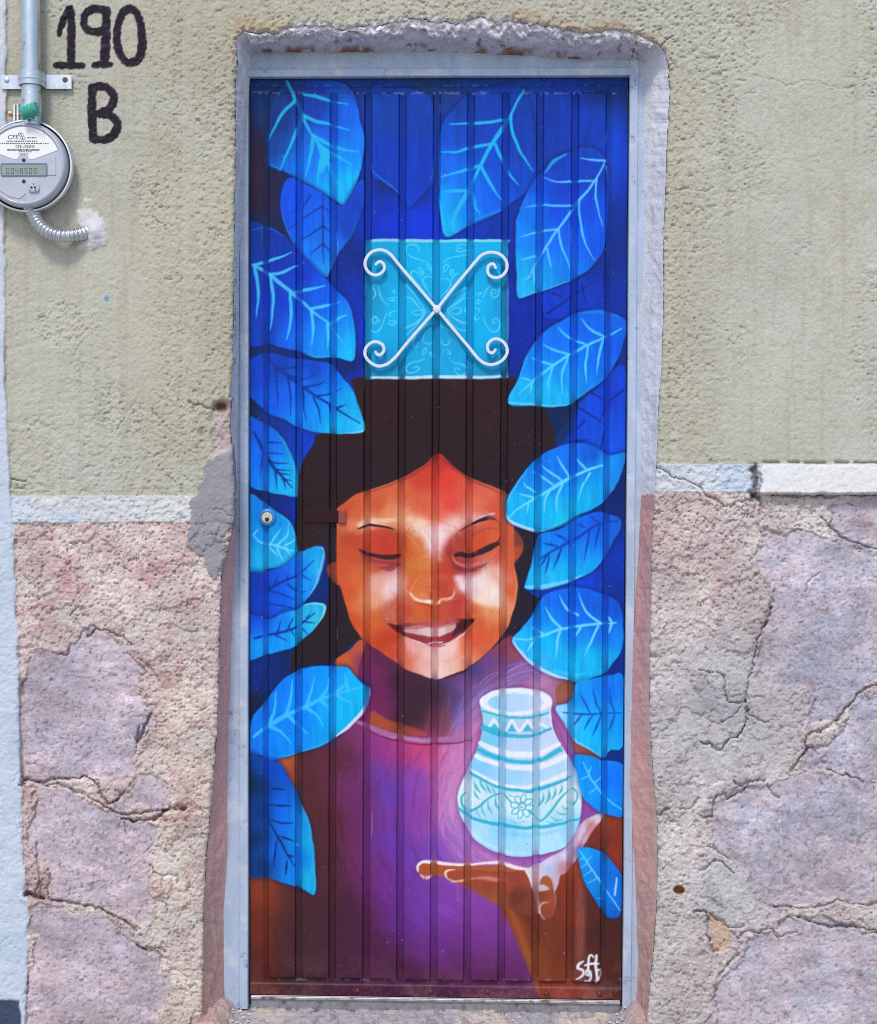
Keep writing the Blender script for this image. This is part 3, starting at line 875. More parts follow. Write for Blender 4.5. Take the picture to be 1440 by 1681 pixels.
RC = mix(RC, C3(246, 240, 240), soff * sstep(.50, .15, tt)[:, None] * sstep(.42, .6, fbm(jj, kk, 5, 3, 205)))
RC = mix(RC, C3(138, 90, 70), soff * sstep(.66, .92, tt)[:, None] * sstep(.44, .66, fbm(jj, kk * .5, 14, 3, 206)) * .85)
RC = mix(RC, C3(110, 80, 66), soff * sstep(.70, .78, fbm(jj, kk, 7, 3, 207)) * .6)
pink = sstep(-3, 3, PR[:, 1][None] - lowy + rn * 6)
pk = mix(np.zeros((RN, npr, 3)) + C3(222, 168, 160), C3(208, 156, 158), sstep(.4, .65, fbm(jj, kk, 30, 3, 208)))
pk = mix(pk, C3(240, 184, 182), ((PR[:, 0] < 720) * .75)[None] * np.ones((RN, 1)))  # left side painted lighter to offset its turn away from the sun
pk = mix(pk, C3(206, 176, 160), sstep(.35, 0, tt)[:, None] * .8 * np.ones((1, npr)))
pk = mix(pk, C3(196, 160, 150), sstep(1350, 1560, PR[:, 1])[None] * .7 * np.ones((RN, 1)))
pk = mix(pk, C3(212, 182, 170), sstep(.60, .72, fbm(jj, kk, 6, 3, 209)) * .6)
RC = mix(RC, pk, pink)
RC = mix(RC, C3(150, 146, 160), ((PR[:, 0] < 720) & (PR[:, 1] > 735) & (PR[:, 1] < 862))[None] * sstep(.5, .1, tt)[:, None] * .6)
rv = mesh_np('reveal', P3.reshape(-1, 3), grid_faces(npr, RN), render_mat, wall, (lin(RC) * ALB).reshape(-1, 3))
tag(rv, 'splayed plaster reveal, white above and pink below')

# ------------------------------------------------------------------ the mural, painted stroke by stroke on a canvas of the door's own plane
CX0, CY0, CW_, CH_ = 400, 115, 645, 1550
cyy, cxx = np.mgrid[0:CH_, 0:CW_]
KX = cxx + CX0 + 0.0; KY = cyy + CY0 + 0.0
CAN = np.zeros((CH_, CW_, 3))
# hand wobble
KXW = KX + (fbm(KX, KY, 18, 2, 301) - .5) * 2.6; KYW = KY + (fbm(KX, KY, 18, 2, 302) - .5) * 2.6
# grooves of the sheet (world X of their centres)
GROOVE_TOP = [436.5, 492.5, 548.5, 605, 661.5, 717.5, 773.5, 830.5, 887, 944.5, 1001]
GROOVE_X = [float(at(g, 160, DOOR_Y)[0]) for g in GROOVE_TOP]
GROOVE_W = 0.0125
_gp = at(KX, KY, DOOR_Y)[..., 0]
GRV = np.zeros(KX.shape)
for g in GROOVE_X: GRV = np.maximum(GRV, sstep(GROOVE_W * .62, GROOVE_W * .42, np.abs(_gp - g)))
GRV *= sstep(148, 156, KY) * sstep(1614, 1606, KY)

def win(p, pad):
    x0, y0 = np.floor(p.min(0) - pad).astype(int); x1, y1 = np.ceil(p.max(0) + pad).astype(int)
    return (slice(max(0, y0 - CY0), max(0, min(CH_, y1 - CY0))), slice(max(0, x0 - CX0), max(0, min(CW_, x1 - CX0))))

def field(q, c, power=2.0, soft=60.0):
    """a colour, or colours pinned at places and blended between them"""
    if not isinstance(c, list):
        return np.array(c, float)
    W = 0; R = 0
    for (x, y, rgb) in c:
        w = 1.0 / ((KXW[q] - x) ** 2 + (KYW[q] - y) ** 2 + soft) ** power
        R = R + w[..., None] * np.array(rgb, float); W = W + w
    return R / W[..., None]

def fill(pts, c, soft=.8, alpha=1.0, g=1.0, smooth=True, power=2.0, csoft=60.0, grow=0.0):
    p = PT(pts) if isinstance(pts, str) else np.asarray(pts, float)
    if smooth: p = smooth_line(p, True, 4)
    q = win(p, soft * 3 + 4 + grow)
    d = poly_sdf(KXW[q], KYW[q], p) - grow
    a = sstep(soft, -soft, d) * alpha * (1 - (1 - g) * GRV[q])
    CAN[q] = CAN[q] * (1 - a[..., None]) + field(q, c, power, csoft) * a[..., None]

def stroke(pts, w, c, alpha=1.0, g=1.0, soft=.8, smooth=True):
    p = PT(pts) if isinstance(pts, str) else np.asarray(pts, float)
    if smooth: p = smooth_line(p, False, 4)
    w = (w, w) if np.isscalar(w) else w
    ww = np.interp(np.linspace(0, 1, len(p)), np.linspace(0, 1, len(w)), w)
    q = win(p, max(ww) + soft * 3 + 3)
    d = line_dist(KXW[q], KYW[q], p, ww)
    a = sstep(soft, -soft, d) * alpha * (1 - (1 - g) * GRV[q])
    CAN[q] = CAN[q] * (1 - a[..., None]) + np.array(c, float) * a[..., None]

def glow(x, y, rx, ry, c, alpha, ang=0.0, g=1.0):
    q = win(np.array([[x - rx * 2.4, y - ry * 2.4], [x + rx * 2.4, y + ry * 2.4], [x - ry * 2.4, y - rx * 2.4], [x + ry * 2.4, y + rx * 2.4]]), 2)
    dx, dy = KX[q] - x, KY[q] - y
    u = dx * math.cos(ang) + dy * math.sin(ang); v = -dx * math.sin(ang) + dy * math.cos(ang)
    a = np.exp(-(u / rx) ** 2 - (v / ry) ** 2) * alpha * (1 - (1 - g) * GRV[q])
    CAN[q] = CAN[q] * (1 - a[..., None]) + np.array(c, float) * a[..., None]

def leaf(outline, cols, vcol, veins, w=(5, 3.2, 1.2), bw=(4, 3, 1.2), rim=None, halo=.5, mid=True):
    if halo: fill(outline, (8, 22, 92), 5, halo, grow=4)
    fill(outline, cols, .9, csoft=300, power=1.6)
    # dry brush streaks inside the leaf
    p = smooth_line(PT(outline), True, 4); q = win(p, 2)
    d = poly_sdf(KXW[q], KYW[q], p)
    n = fbm(KX[q] * 1.0, KY[q] * .12, 5, 3, 311)
    a = sstep(1, -3, d) * .10 * (n - .5) * 2
    CAN[q] = np.clip(CAN[q] * (1 + a[..., None]), 0, 255)
    # brighter paint on the flats; groove shade is partly painted into the blues
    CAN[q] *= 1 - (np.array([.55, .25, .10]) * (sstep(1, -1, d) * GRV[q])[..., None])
    for r in (rim or []):
        stroke(r[0], r[1], r[2], r[3] if len(r) > 3 else .8, .5, 1.2)
    for i, v in enumerate(veins):
        stroke(v, w if (i == 0 and mid) else bw, vcol, .9, .35, .8)

# --- ground colours
bgc = [(430, 140, (14, 42, 118)), (560, 135, (16, 44, 140)), (700, 140, (34, 44, 110)), (850, 140, (14, 48, 150)), (1010, 150, (10, 40, 128)),
       (422, 260, (44, 26, 62)), (425, 330, (48, 28, 56)), (424, 360, (30, 28, 80)), (640, 180, (14, 48, 170)), (620, 240, (12, 42, 176)), (680, 200, (12, 44, 178)),
       (640, 330, (12, 40, 205)), (690, 370, (14, 44, 215)), (625, 380, (10, 38, 190)), (640, 310, (10, 32, 110)), (710, 300, (12, 40, 170)),
       (900, 180, (12, 42, 170)), (960, 200, (12, 44, 178)), (1012, 250, (14, 50, 200)), (1015, 400, (10, 34, 140)), (1010, 480, (12, 40, 170)),
       (850, 560, (10, 30, 165)), (870, 500, (10, 32, 168)), (580, 420, (10, 30, 130)), (590, 480, (12, 36, 170)), (594, 560, (12, 38, 190)), (575, 600, (10, 26, 90)), (590, 630, (12, 40, 205)),
       (500, 730, (12, 44, 190)), (505, 760, (14, 60, 220)), (480, 830, (12, 30, 150)), (425, 810, (10, 28, 90)), (450, 690, (12, 40, 150)), (422, 650, (26, 30, 60)),
       (440, 1090, (10, 34, 120)), (430, 1110, (10, 30, 140)), (470, 1080, (10, 28, 100)), (420, 1160, (30, 26, 50)), (420, 960, (8, 24, 90)),
       (950, 680, (10, 26, 70)), (910, 690, (12, 30, 90)), (1010, 700, (12, 44, 190)), (1010, 820, (8, 26, 110)), (1005, 930, (12, 40, 180)), (960, 955, (14, 56, 225)),
       (1010, 960, (12, 36, 150)), (1015, 1100, (12, 36, 140)), (1010, 1240, (10, 36, 140)), (425, 1300, (12, 28, 66))]
q = (slice(0, CH_), slice(0, CW_))
CAN[:] = field(q, bgc, 1.5, 500) * np.array([.9, .95, .97])
n = fbm(KX, KY * .25, 9, 3, 320)
CAN *= (1 + .22 * (n - .5))[..., None]
glow(705, 360, 40, 22, (16, 40, 225), .6); glow(635, 372, 25, 20, (16, 40, 225), .5); glow(1012, 250, 10, 70, (16, 60, 220), .5)

# --- leaves behind
leaf("610,150 640,145 690,150 712,180 714,290 700,312 672,341 655,319 630,300 610,281", [(640, 180, (14, 48, 165)), (690, 300, (14, 44, 185)), (620, 270, (14, 44, 180))],
     (16, 60, 150), [], rim=[("610,268 615,285 640,304 656,319", (1, 2, 3, 1), (40, 110, 215), .7), ("711,262 712,280 706,300", (2, 3, 1), (40, 110, 215), .5)])
leaf("889,500 893,478 920,470 965,452 992,430 1004,440 1006,500 985,514 940,520 900,524", [(900, 500, (12, 44, 200)), (960, 480, (12, 42, 185)), (1000, 450, (10, 34, 150))], (8, 24, 110),
     ["898,516 935,490 973,464", "909,482 926,490", "955,470 962,500"], w=(4, 3, 1), halo=.3)
leaf("905,735 925,700 945,668 985,632 1024,600 1027,700 1023,752 985,742 940,736", [(950, 700, (14, 56, 215)), (1010, 640, (14, 50, 205)), (1000, 720, (16, 66, 225)), (920, 725, (12, 44, 190))], (8, 26, 120),
     ["946,667 968,680 1000,702", "960,690 940,712", "1024,640 1000,660 985,690", "960,640 990,655 1010,664", "985,742 990,715 1002,690", "942,724 965,722"], w=(3, 3, 1), bw=(3, 3, 1), halo=.2)
fill("890,668 935,668 950,660 944,690 930,720 905,735 898,700", (10, 28, 78), 4, .8)

# --- top left
leaf("441,270 439,232 446,180 468,136 530,131 566,138 583,160 592,200 599,230 597,256 587,300 574,325 563,337 548,328 527,315 503,301 480,289 460,279",
     [(455, 200, (12, 34, 120)), (480, 150, (16, 40, 120)), (520, 160, (14, 40, 160)), (520, 185, (12, 40, 165)), (545, 210, (10, 70, 220)), (580, 180, (14, 80, 230)), (588, 230, (10, 100, 248)),
      (520, 240, (8, 96, 240)), (500, 275, (8, 100, 240)), (470, 270, (14, 90, 225)), (455, 250, (12, 50, 150)), (560, 260, (4, 120, 248)), (575, 300, (6, 150, 252)), (562, 328, (20, 150, 240)), (540, 312, (6, 140, 250)), (572, 145, (20, 66, 190))],
     (34, 172, 226),
     ["471,133 485,164 497,189 501,200 514,224 533,247", "485,165 462,191 441,231", "497,189 487,218 460,280", "498,155 520,160 544,167 571,172", "500,191 520,200 544,205 573,215",
      "514,224 542,238 569,247 591,251", "533,245 553,256 579,272", "514,227 511,255 502,289", "531,249 525,278 522,300"], w=(4, 6, 5, 4, 6), bw=(6, 5, 1.5), halo=.6)
fill("521,236 536,246 542,252 541,262 535,274 529,286 524,270 526,256", (30, 178, 228), 1, .95, .5)
stroke("540,268 547,290 556,302 562,320", (6, 4, 6, 2), (30, 170, 236), .9, .3)
stroke("447,271 460,280", (1, 3), (40, 130, 220), .7)
leaf("466,304 462,333 464,355 473,380 482,400 498,420 533,455 542,446 553,420 569,400 578,384 591,355 598,333 599,300 590,300 563,338 530,318 503,303 480,292",
     [(480, 330, (12, 60, 225)), (510, 350, (12, 78, 238)), (540, 380, (12, 90, 238)), (520, 415, (12, 96, 236)), (534, 446, (28, 124, 232)), (580, 340, (16, 48, 190)), (570, 370, (14, 46, 180)), (590, 310, (14, 50, 196)), (470, 360, (12, 64, 226))],
     (12, 36, 140), ["531,319 531,360 531,400 532,435", "531,338 498,360 474,377", "531,371 498,393 485,401", "531,400 509,419", "531,341 543,349", "532,371 543,382", "531,400 543,414", "510,322 498,340 480,350"], w=(2, 3, 3, 1), bw=(3, 2.4, 1),
     rim=[("592,355 578,386 569,400", (1, 2, 1), (40, 120, 230), .5), ("464,352 473,380 484,402", (1, 2, 1), (50, 130, 230), .6)])
# --- left column
leaf("405,378 440,374 462,384 478,398 500,424 535,458 553,478 569,493 580,522 584,555 584,573 579,593 553,587 524,587 498,578 467,571 442,564 405,553",
     [(425, 400, (14, 40, 150)), (460, 420, (12, 36, 165)), (500, 440, (12, 46, 200)), (430, 480, (10, 40, 180)), (470, 500, (10, 44, 195)), (500, 520, (8, 70, 225)), (540, 490, (10, 70, 232)), (440, 545, (12, 44, 176)), (475, 555, (10, 78, 226)),
      (520, 570, (6, 116, 245)), (565, 520, (10, 110, 242)), (572, 560, (10, 146, 240)), (576, 585, (16, 160, 236)), (540, 560, (6, 122, 246)), (510, 545, (6, 96, 240))],
     (72, 192, 236),
     ["416,435 442,451 478,480 511,509 540,533 569,569", "417,435 444,428 480,415", "442,452 467,446 498,431", "487,480 511,475 535,470", "513,507 538,502 558,495", "542,531 556,523 570,518",
      "418,438 424,478 421,521", "444,453 450,489 445,542", "477,482 479,520 472,558", "511,509 515,538 512,567", "538,533 540,553 538,575"], w=(5, 6, 5, 3, 1), bw=(5, 5, 1.2),
     rim=[("412,378 440,374 465,388", (2, 4, 1), (30, 90, 210), .6), ("498,579 524,587 545,586", (1, 3, 1), (60, 190, 240), .6)])
leaf("405,640 405,600 425,582 450,580 480,588 515,592 545,598 553,607 575,635 591,664 598,695 599,708 588,711 560,713 545,713 498,704 470,690 442,678 420,660",
     [(425, 620, (12, 50, 195)), (460, 600, (10, 44, 175)), (520, 605, (12, 50, 190)), (450, 650, (10, 70, 226)), (490, 640, (10, 84, 236)), (545, 620, (10, 90, 235)), (540, 670, (6, 116, 240)), (500, 690, (8, 110, 236)), (560, 700, (10, 160, 232)), (575, 660, (8, 140, 236)), (590, 700, (40, 190, 232))],
     (10, 38, 145),
     ["442,589 458,607 498,635 520,651 553,671 591,695", "460,606 480,604 511,600", "470,614 498,622 524,613", "500,635 524,631 535,625", "520,650 542,647 562,639", "553,670 569,663",
      "453,600 456,640 457,667", "474,620 478,650 478,682", "498,640 500,670 503,691", "515,653 524,675 528,696", "542,667 548,698"], w=(2, 6, 5, 4, 2), bw=(4, 3, 1),
     rim=[("597,690 599,706 588,711 560,713 545,712", (1, 4, 4, 3, 1), (130, 214, 236), .85)])
leaf("405,690 425,690 440,698 453,707 467,729 480,755 487,775 491,800 490,815 467,813 440,807 405,788",
     [(425, 710, (12, 70, 220)), (430, 760, (10, 84, 238)), (450, 730, (12, 90, 236)), (470, 770, (20, 130, 232)), (484, 800, (30, 168, 226)), (455, 800, (24, 140, 236)), (425, 785, (14, 96, 236))],
     (8, 34, 124),
     ["416,708 433,740 455,773 480,800", "440,725 462,728", "440,744 464,745", "440,755 455,760 475,761", "453,771 478,773", "458,777 478,780", "464,787 480,789", "433,742 427,782", "440,755 436,789", "453,773 455,804", "466,788 470,804"],
     w=(3, 6, 5, 2), bw=(3.4, 2.4, 1), rim=[("455,709 470,732 483,760 489,790 490,814", (1, 4, 5, 4, 2), (60, 180, 232), .6)])
leaf("405,818 433,824 458,842 475,855 484,873 487,893 487,911 467,927 440,935 405,940",
     [(430, 835, (12, 110, 234)), (425, 880, (12, 120, 240)), (460, 860, (16, 120, 232)), (480, 885, (20, 150, 232)), (470, 915, (24, 176, 230)), (430, 925, (22, 166, 234))],
     (112, 208, 240),
     ["415,878 429,891 455,895 482,905", "455,895 473,878 475,860", "444,891 464,867", "469,895 487,884", "442,898 458,913", "455,898 467,922", "470,899 478,912", "416,878 424,868"], w=(2, 4, 4, 2), bw=(3.4, 3, 1),
     rim=[("462,846 478,860 486,885 487,905", (1, 3, 4, 2), (70, 180, 236), .6)])
leaf("405,945 440,938 470,926 487,912 498,896 518,896 534,901 531,922 524,949 511,975 498,991 489,1003 460,1012 405,1012",
     [(425, 960, (10, 36, 165)), (420, 1000, (10, 40, 180)), (460, 950, (12, 66, 226)), (450, 990, (12, 70, 226)), (490, 930, (12, 84, 232)), (510, 915, (20, 130, 232)), (525, 930, (50, 160, 230)), (505, 965, (16, 120, 234))],
     (10, 36, 140), ["440,967 473,951 495,940 515,920", "493,942 511,953", "473,958 489,971 504,971", "444,969 487,984", "442,990 487,999", "473,950 473,940", "453,960 456,944"], w=(5, 4, 3, 1.5), bw=(3, 2.4, 1),
     rim=[("500,896 518,896 533,902 530,925 522,952 508,980", (1, 2, 4, 5, 4, 1), (120, 204, 232), .7)])
leaf("405,1012 440,1016 470,1004 489,1000 500,992 520,989 535,994 536,1002 531,1013 520,1031 504,1047 489,1058 467,1067 440,1073 405,1080",
     [(430, 1025, (12, 80, 236)), (430, 1060, (12, 130, 248)), (470, 1020, (10, 100, 244)), (470, 1055, (10, 124, 246)), (505, 1010, (40, 176, 214)), (515, 1025, (46, 190, 214)), (490, 1045, (20, 150, 236)), (425, 1010, (10, 40, 190))],
     (10, 40, 150), ["418,1048 444,1041 484,1031 500,1020 518,1007", "455,1040 461,1020", "473,1033 482,1013", "453,1042 471,1051", "478,1033 485,1044", "498,1020 518,1023", "497,1033 505,1040", "505,1014 511,1006"], w=(4, 5, 4, 2), bw=(3.4, 2.6, 1.2),
     rim=[("500,993 518,990 534,995 530,1014 518,1032 502,1048", (1, 3, 4, 4, 4, 1), (140, 220, 228), .8)])

# --- the girl: hair, neck, shirt, arm
HAIRC = [(620, 650, (54, 25, 27)), (700, 690, (48, 24, 29)), (800, 660, (54, 26, 27)), (860, 700, (46, 26, 30)), (560, 750, (50, 25, 31)), (520, 830, (46, 24, 28)), (520, 870, (58, 26, 20)), (520, 1050, (44, 28, 34)), (860, 900, (44, 30, 36)), (870, 1000, (40, 28, 40)), (540, 890, (40, 34, 48))]
fill("600,618 834,618 836,662 890,668 912,735 880,765 835,850 868,872 890,890 868,965 890,985 872,1012 842,1048 700,1070 597,1052 552,1082 515,1096 480,1108 478,1085 487,1060 537,1000 533,902 518,896 488,900 487,820 490,790 498,757 516,727 523,712 585,712 599,700 584,645", [(a_, b_, (c_[0] * .86, c_[1] * .92, c_[2] * 1.02)) for a_, b_, c_ in HAIRC], 1.0, csoft=600, power=1.4)
# shirt and body
SH = [(500, 1260, (78, 36, 38)), (560, 1250, (88, 38, 50)), (500, 1400, (72, 36, 40)), (540, 1350, (84, 38, 46)), (500, 1560, (64, 36, 42)), (560, 1500, (66, 32, 42)), (590, 1600, (62, 28, 44)),
      (590, 1290, (112, 44, 92)), (570, 1380, (106, 40, 84)), (590, 1440, (112, 40, 96)), (600, 1500, (100, 34, 76)), (640, 1560, (92, 34, 84)), (630, 1240, (150, 50, 128)), (622, 1270, (98, 58, 160)), (640, 1300, (100, 60, 168)), (690, 1230, (196, 62, 112)), (665, 1225, (170, 54, 112)), (690, 1280, (128, 66, 170)),
      (700, 1330, (140, 58, 150)), (640, 1380, (104, 52, 158)), (680, 1420, (112, 62, 172)), (640, 1450, (116, 48, 146)), (690, 1500, (116, 62, 170)), (660, 1520, (100, 44, 140)), (740, 1480, (126, 60, 160)), (780, 1500, (128, 58, 150)), (720, 1560, (112, 48, 140)), (800, 1540, (120, 54, 138)), (760, 1600, (104, 40, 110)), (840, 1590, (106, 44, 108)),
      (720, 1250, (190, 80, 140)), (740, 1300, (178, 108, 176)), (735, 1360, (150, 88, 176)), (720, 1400, (118, 66, 170)), (790, 1405, (160, 92, 170)), (850, 1412, (150, 80, 160)), (720, 1620, (70, 28, 50)), (820, 1625, (84, 32, 60)),
      (640, 1620, (60, 26, 44)), (560, 1625, (58, 28, 34)), (480, 1500, (68, 34, 36))]
fill("440,1255 500,1232 560,1205 590,1180 640,1195 700,1210 775,1208 800,1150 850,1130 910,1150 950,1230 985,1330 960,1400 900,1430 830,1440 860,1560 885,1642 405,1642 405,1420 480,1440", SH, 1.2, csoft=500, power=1.7, smooth=False)
# left arm
fill("405,1420 445,1438 486,1452 486,1500 484,1560 482,1612 470,1636 405,1640", [(430, 1450, (132, 54, 30)), (470, 1470, (126, 52, 34)), (430, 1520, (106, 42, 28)), (470, 1560, (96, 38, 28)), (425, 1600, (84, 32, 26)), (470, 1620, (70, 30, 26))], 1.2, smooth=False, csoft=400)
fill("452,1244 484,1236 488,1250 487,1300 476,1276 464,1256", [(465, 1250, (178, 84, 46)), (482, 1270, (170, 78, 46))], 1.0)
# bare neck and shoulder under the chin
fill('590,1045 845,1040 850,1090 760,1140 660,1140 600,1100', (60, 32, 46), 1.5, smooth=False)
fill("552,1082 575,1066 597,1049 625,1066 600,1090 588,1112 570,1094 553,1094", [(560, 1084, (196, 90, 46)), (590, 1060, (182, 84, 60)), (600, 1085, (140, 56, 76))], 1.2)
fill("588,1108 597,1070 606,1050 640,1078 680,1100 715,1115 760,1104 800,1072 838,1044 850,1062 880,1092 930,1112 945,1130 935,1150 905,1160 800,1170 775,1212 700,1212 650,1205 610,1192 590,1180 606,1142 606,1128",
     [(610, 1100, (112, 34, 84)), (620, 1140, (108, 32, 82)), (610, 1170, (112, 36, 80)), (630, 1080, (88, 34, 66)), (660, 1120, (62, 32, 50)), (690, 1140, (54, 30, 44)), (680, 1180, (56, 32, 40)), (720, 1150, (60, 32, 46)), (720, 1190, (70, 36, 42)), (735, 1180, (86, 48, 52)),
      (745, 1150, (70, 52, 110)), (750, 1180, (80, 70, 150)), (780, 1100, (70, 50, 110)), (800, 1090, (100, 60, 120)), (830, 1060, (130, 56, 80)), (845, 1055, (150, 70, 70)), (770, 1130, (110, 70, 130)), (780, 1180, (160, 90, 140)), (765, 1205, (170, 84, 130)),
      (830, 1100, (120, 64, 110)), (840, 1120, (128, 52, 92)), (870, 1100, (150, 80, 130)), (890, 1120, (176, 116, 166)), (915, 1130, (150, 90, 120)), (935, 1128, (120, 62, 44)), (900, 1145, (168, 104, 150))], 1.2, csoft=200, power=2.0)
fill("612,1166 630,1176 655,1186 700,1202 690,1208 650,1204 612,1192 606,1180", [(625, 1178, (168, 74, 44)), (670, 1198, (140, 62, 44))], 2.5, .9)
# orange seen behind the small leaves on the right
fill("912,1128 930,1116 948,1118 944,1136 934,1152 915,1156", (140, 66, 44), 1.5, .95)
fill("936,1208 964,1224 990,1244 962,1242 948,1240 942,1226", (150, 66, 40), 1.2)
# the swirl of light around the jar
rng = random.Random(5)
SW = [(205, 150, 200), (186, 120, 176), (160, 96, 168), (214, 170, 206), (122, 84, 170), (196, 110, 150)]
for k in range(420):
    a0 = rng.uniform(1.75, 5.1); r = rng.uniform(1.02, 1.42)
    L = rng.uniform(.18, .5)
    pts = []
    for j in range(5):
        a = a0 + L * j / 4
        pts.append((853 + 100 * r * math.cos(a) * (1 - .12 * math.sin(a)) , 1285 + 128 * r * math.sin(a + math.pi) * 1.0))
    pts = np.array(pts)
    if pts[:, 0].max() > 985 or pts[:, 1].min() < 1108: continue
    stroke(pts, (1, rng.uniform(2, 4.5), 1), rng.choice(SW), rng.uniform(.10, .38) * (1.5 - r) * 2.2, .8, 1.2)
for k in range(240):
    x = rng.uniform(722, 800); y = rng.uniform(1205, 1330)
    s = rng.uniform(20, 60)
    stroke([(x, y), (x - s * .25, y + s * .6), (x - s * .28, y + s)], (1, rng.uniform(1.5, 3.5), .8), rng.choice(SW[:4] + [(208, 120, 160)]), rng.uniform(.12, .32), .8, 1.1)
for k in range(150):
    t = rng.random(); x = 742 + 110 * t + rng.uniform(-12, 12); y = 1200 - 105 * t ** .8 + rng.uniform(-16, 26)
    c = rng.choice([(96, 104, 196), (66, 80, 170), (150, 110, 180), (90, 60, 120), (170, 130, 190)])
    stroke([(x, y), (x + 10 + 14 * t, y - 26 + 18 * t), (x + 26 + 20 * t, y - 44 + 34 * t)], (1, 2.6, .8), c, rng.uniform(.15, .45), .7, 1.0)
for k in range(70):
    x = rng.uniform(700, 745); y = rng.uniform(1130, 1200)
    stroke([(x, y), (x - 3, y + 20), (x - 8, y + 42)], (1, 2, .8), rng.choice([(150, 70, 50), (110, 60, 90), (70, 40, 60)]), .25, .7)
for k in range(60):
    x = rng.uniform(905, 945); y = rng.uniform(1150, 1250) 
    stroke([(x, y), (x + 6, y + 20), (x + 16, y + 44)], (1, 2.4, .8), rng.choice([(176, 120, 172), (150, 86, 140), (110, 50, 96)]), .28, .8)
for k in range(90):
    x = rng.uniform(720, 770); y = rng.uniform(1330, 1400)
    stroke([(x, y), (x + 14, y + 18), (x + 34, y + 32)], (1, 2.2, .8), rng.choice([(200, 150, 205), (150, 100, 190), (120, 84, 180)]), .25, .8)
glow(690, 1215, 24, 22, (204, 64, 104), .55); glow(716, 1240, 14, 60, (196, 60, 110), .45)
glow(752, 1290, 30, 85, (200, 128, 186), .55); glow(760, 1235, 34, 40, (198, 112, 164), .4); glow(790, 1395, 40, 22, (176, 96, 172), .4)
fill("545,1240 556,1330 566,1400 600,1490 650,1560 720,1598 800,1614 870,1628 890,1650 484,1650 484,1290 500,1250", [(500, 1300, (82, 38, 40)), (520, 1400, (74, 36, 40)), (500, 1560, (64, 36, 42)), (600, 1560, (66, 28, 44)), (700, 1630, (64, 26, 42)), (840, 1640, (90, 34, 50)), (545, 1280, (92, 40, 56))], 20, .8)
for k in range(330):
    a0 = rng.uniform(1.9, 4.6); rad_ = rng.uniform(120, 330); L_ = rng.uniform(.10, .30)
    pts = np.array([(850 + rad_ * math.cos(a0 + L_ * j / 4), 1330 - rad_ * .95 * math.sin(a0 + L_ * j / 4 )) for j in range(5)])
    if pts[:, 0].min() < 500 or pts[:, 1].min() < 1225 or pts[:, 1].max() > 1628 or pts[:, 0].max() > 800: continue
    x, y = pts[2]
    c_ = CAN[int(y - CY0), int(x - CX0)] * rng.uniform(.72, 1.16) + np.array(rng.choice([(14, -6, -8), (-6, -4, 8), (10, 0, 0)]))
    stroke(pts, (1, rng.uniform(3, 9), 1), np.clip(c_, 10, 240), rng.uniform(.2, .45), .8, 1.6)
glow(740, 1606, 170, 34, (78, 30, 70), .6); glow(600, 1560, 60, 60, (74, 28, 56), .4)
glow(640, 1480, 60, 90, (84, 34, 110), .30); glow(760, 1560, 90, 40, (92, 36, 96), .35); glow(590, 1330, 30, 90, (92, 34, 76), .35)
# collar
stroke("586,1184 610,1194 650,1208 690,1214 720,1213 776,1211", (5, 9, 9, 8, 8, 5), (164, 100, 150), .95, .55)
stroke("588,1191 612,1202 652,1215 692,1221 740,1219 775,1216", (1, 2.5, 2.5, 3, 4, 2), (104, 30, 74), .8)
stroke("640,1208 700,1215 716,1214", (1, 3, 1), (200, 150, 190), .6, .5)

# forearm and sleeve on the right
ARM = [(830, 1470, (150, 72, 36)), (850, 1520, (152, 76, 38)), (866, 1460, (112, 50, 34)), (870, 1500, (120, 56, 36)), (872, 1560, (146, 76, 40)), (900, 1540, (124, 64, 36)), (905, 1600, (132, 66, 34)), (890, 1625, (140, 62, 40)), (930, 1560, (120, 56, 36)), (940, 1500, (140, 62, 36)), (935, 1450, (146, 60, 34)), (945, 1420, (158, 70, 36)),
       (955, 1470, (134, 66, 52)), (950, 1560, (116, 62, 50)), (968, 1480, (92, 44, 38)), (980, 1540, (82, 40, 36)), (1005, 1560, (82, 42, 32)), (975, 1610, (98, 44, 36)), (1010, 1620, (84, 40, 30)), (960, 1632, (150, 66, 56)), (920, 1634, (156, 66, 50)), (985, 1380, (120, 48, 34)), (1000, 1350, (150, 64, 38)), (1010, 1400, (152, 58, 40)), (970, 1380, (130, 56, 38)), (990, 1525, (84, 40, 36))]
fill("820,1486 812,1476 800,1470 830,1440 870,1425 935,1405 958,1360 986,1332 1030,1320 1030,1646 886,1642 876,1613 856,1560 838,1520", [(a_, b_, (c_[0] * .90, c_[1] * .82, c_[2] * .84)) for a_, b_, c_ in ARM], 1.2, smooth=False, csoft=150, power=1.8)
for k in range(50):
    x = rng.uniform(948, 965); stroke([(x, rng.uniform(1430, 1500)), (x - 3, rng.uniform(1520, 1600))], (1, 2, 1), (150, 90, 76), .10)
fill("838,1452 862,1448 876,1470 884,1500 890,1540 876,1560 866,1520 852,1486", (92, 40, 28), 9, .55)
stroke("830,1478 850,1520 868,1570 884,1630", (8, 12, 9, 4), (164, 88, 46), .5, .8, 4)
stroke("952,1440 956,1500 950,1580", (6, 8, 5), (150, 84, 70), .35, 1, 4); fill("962,1450 985,1510 1022,1515 1022,1625 972,1612 960,1540", (72, 34, 32), 10, .55)
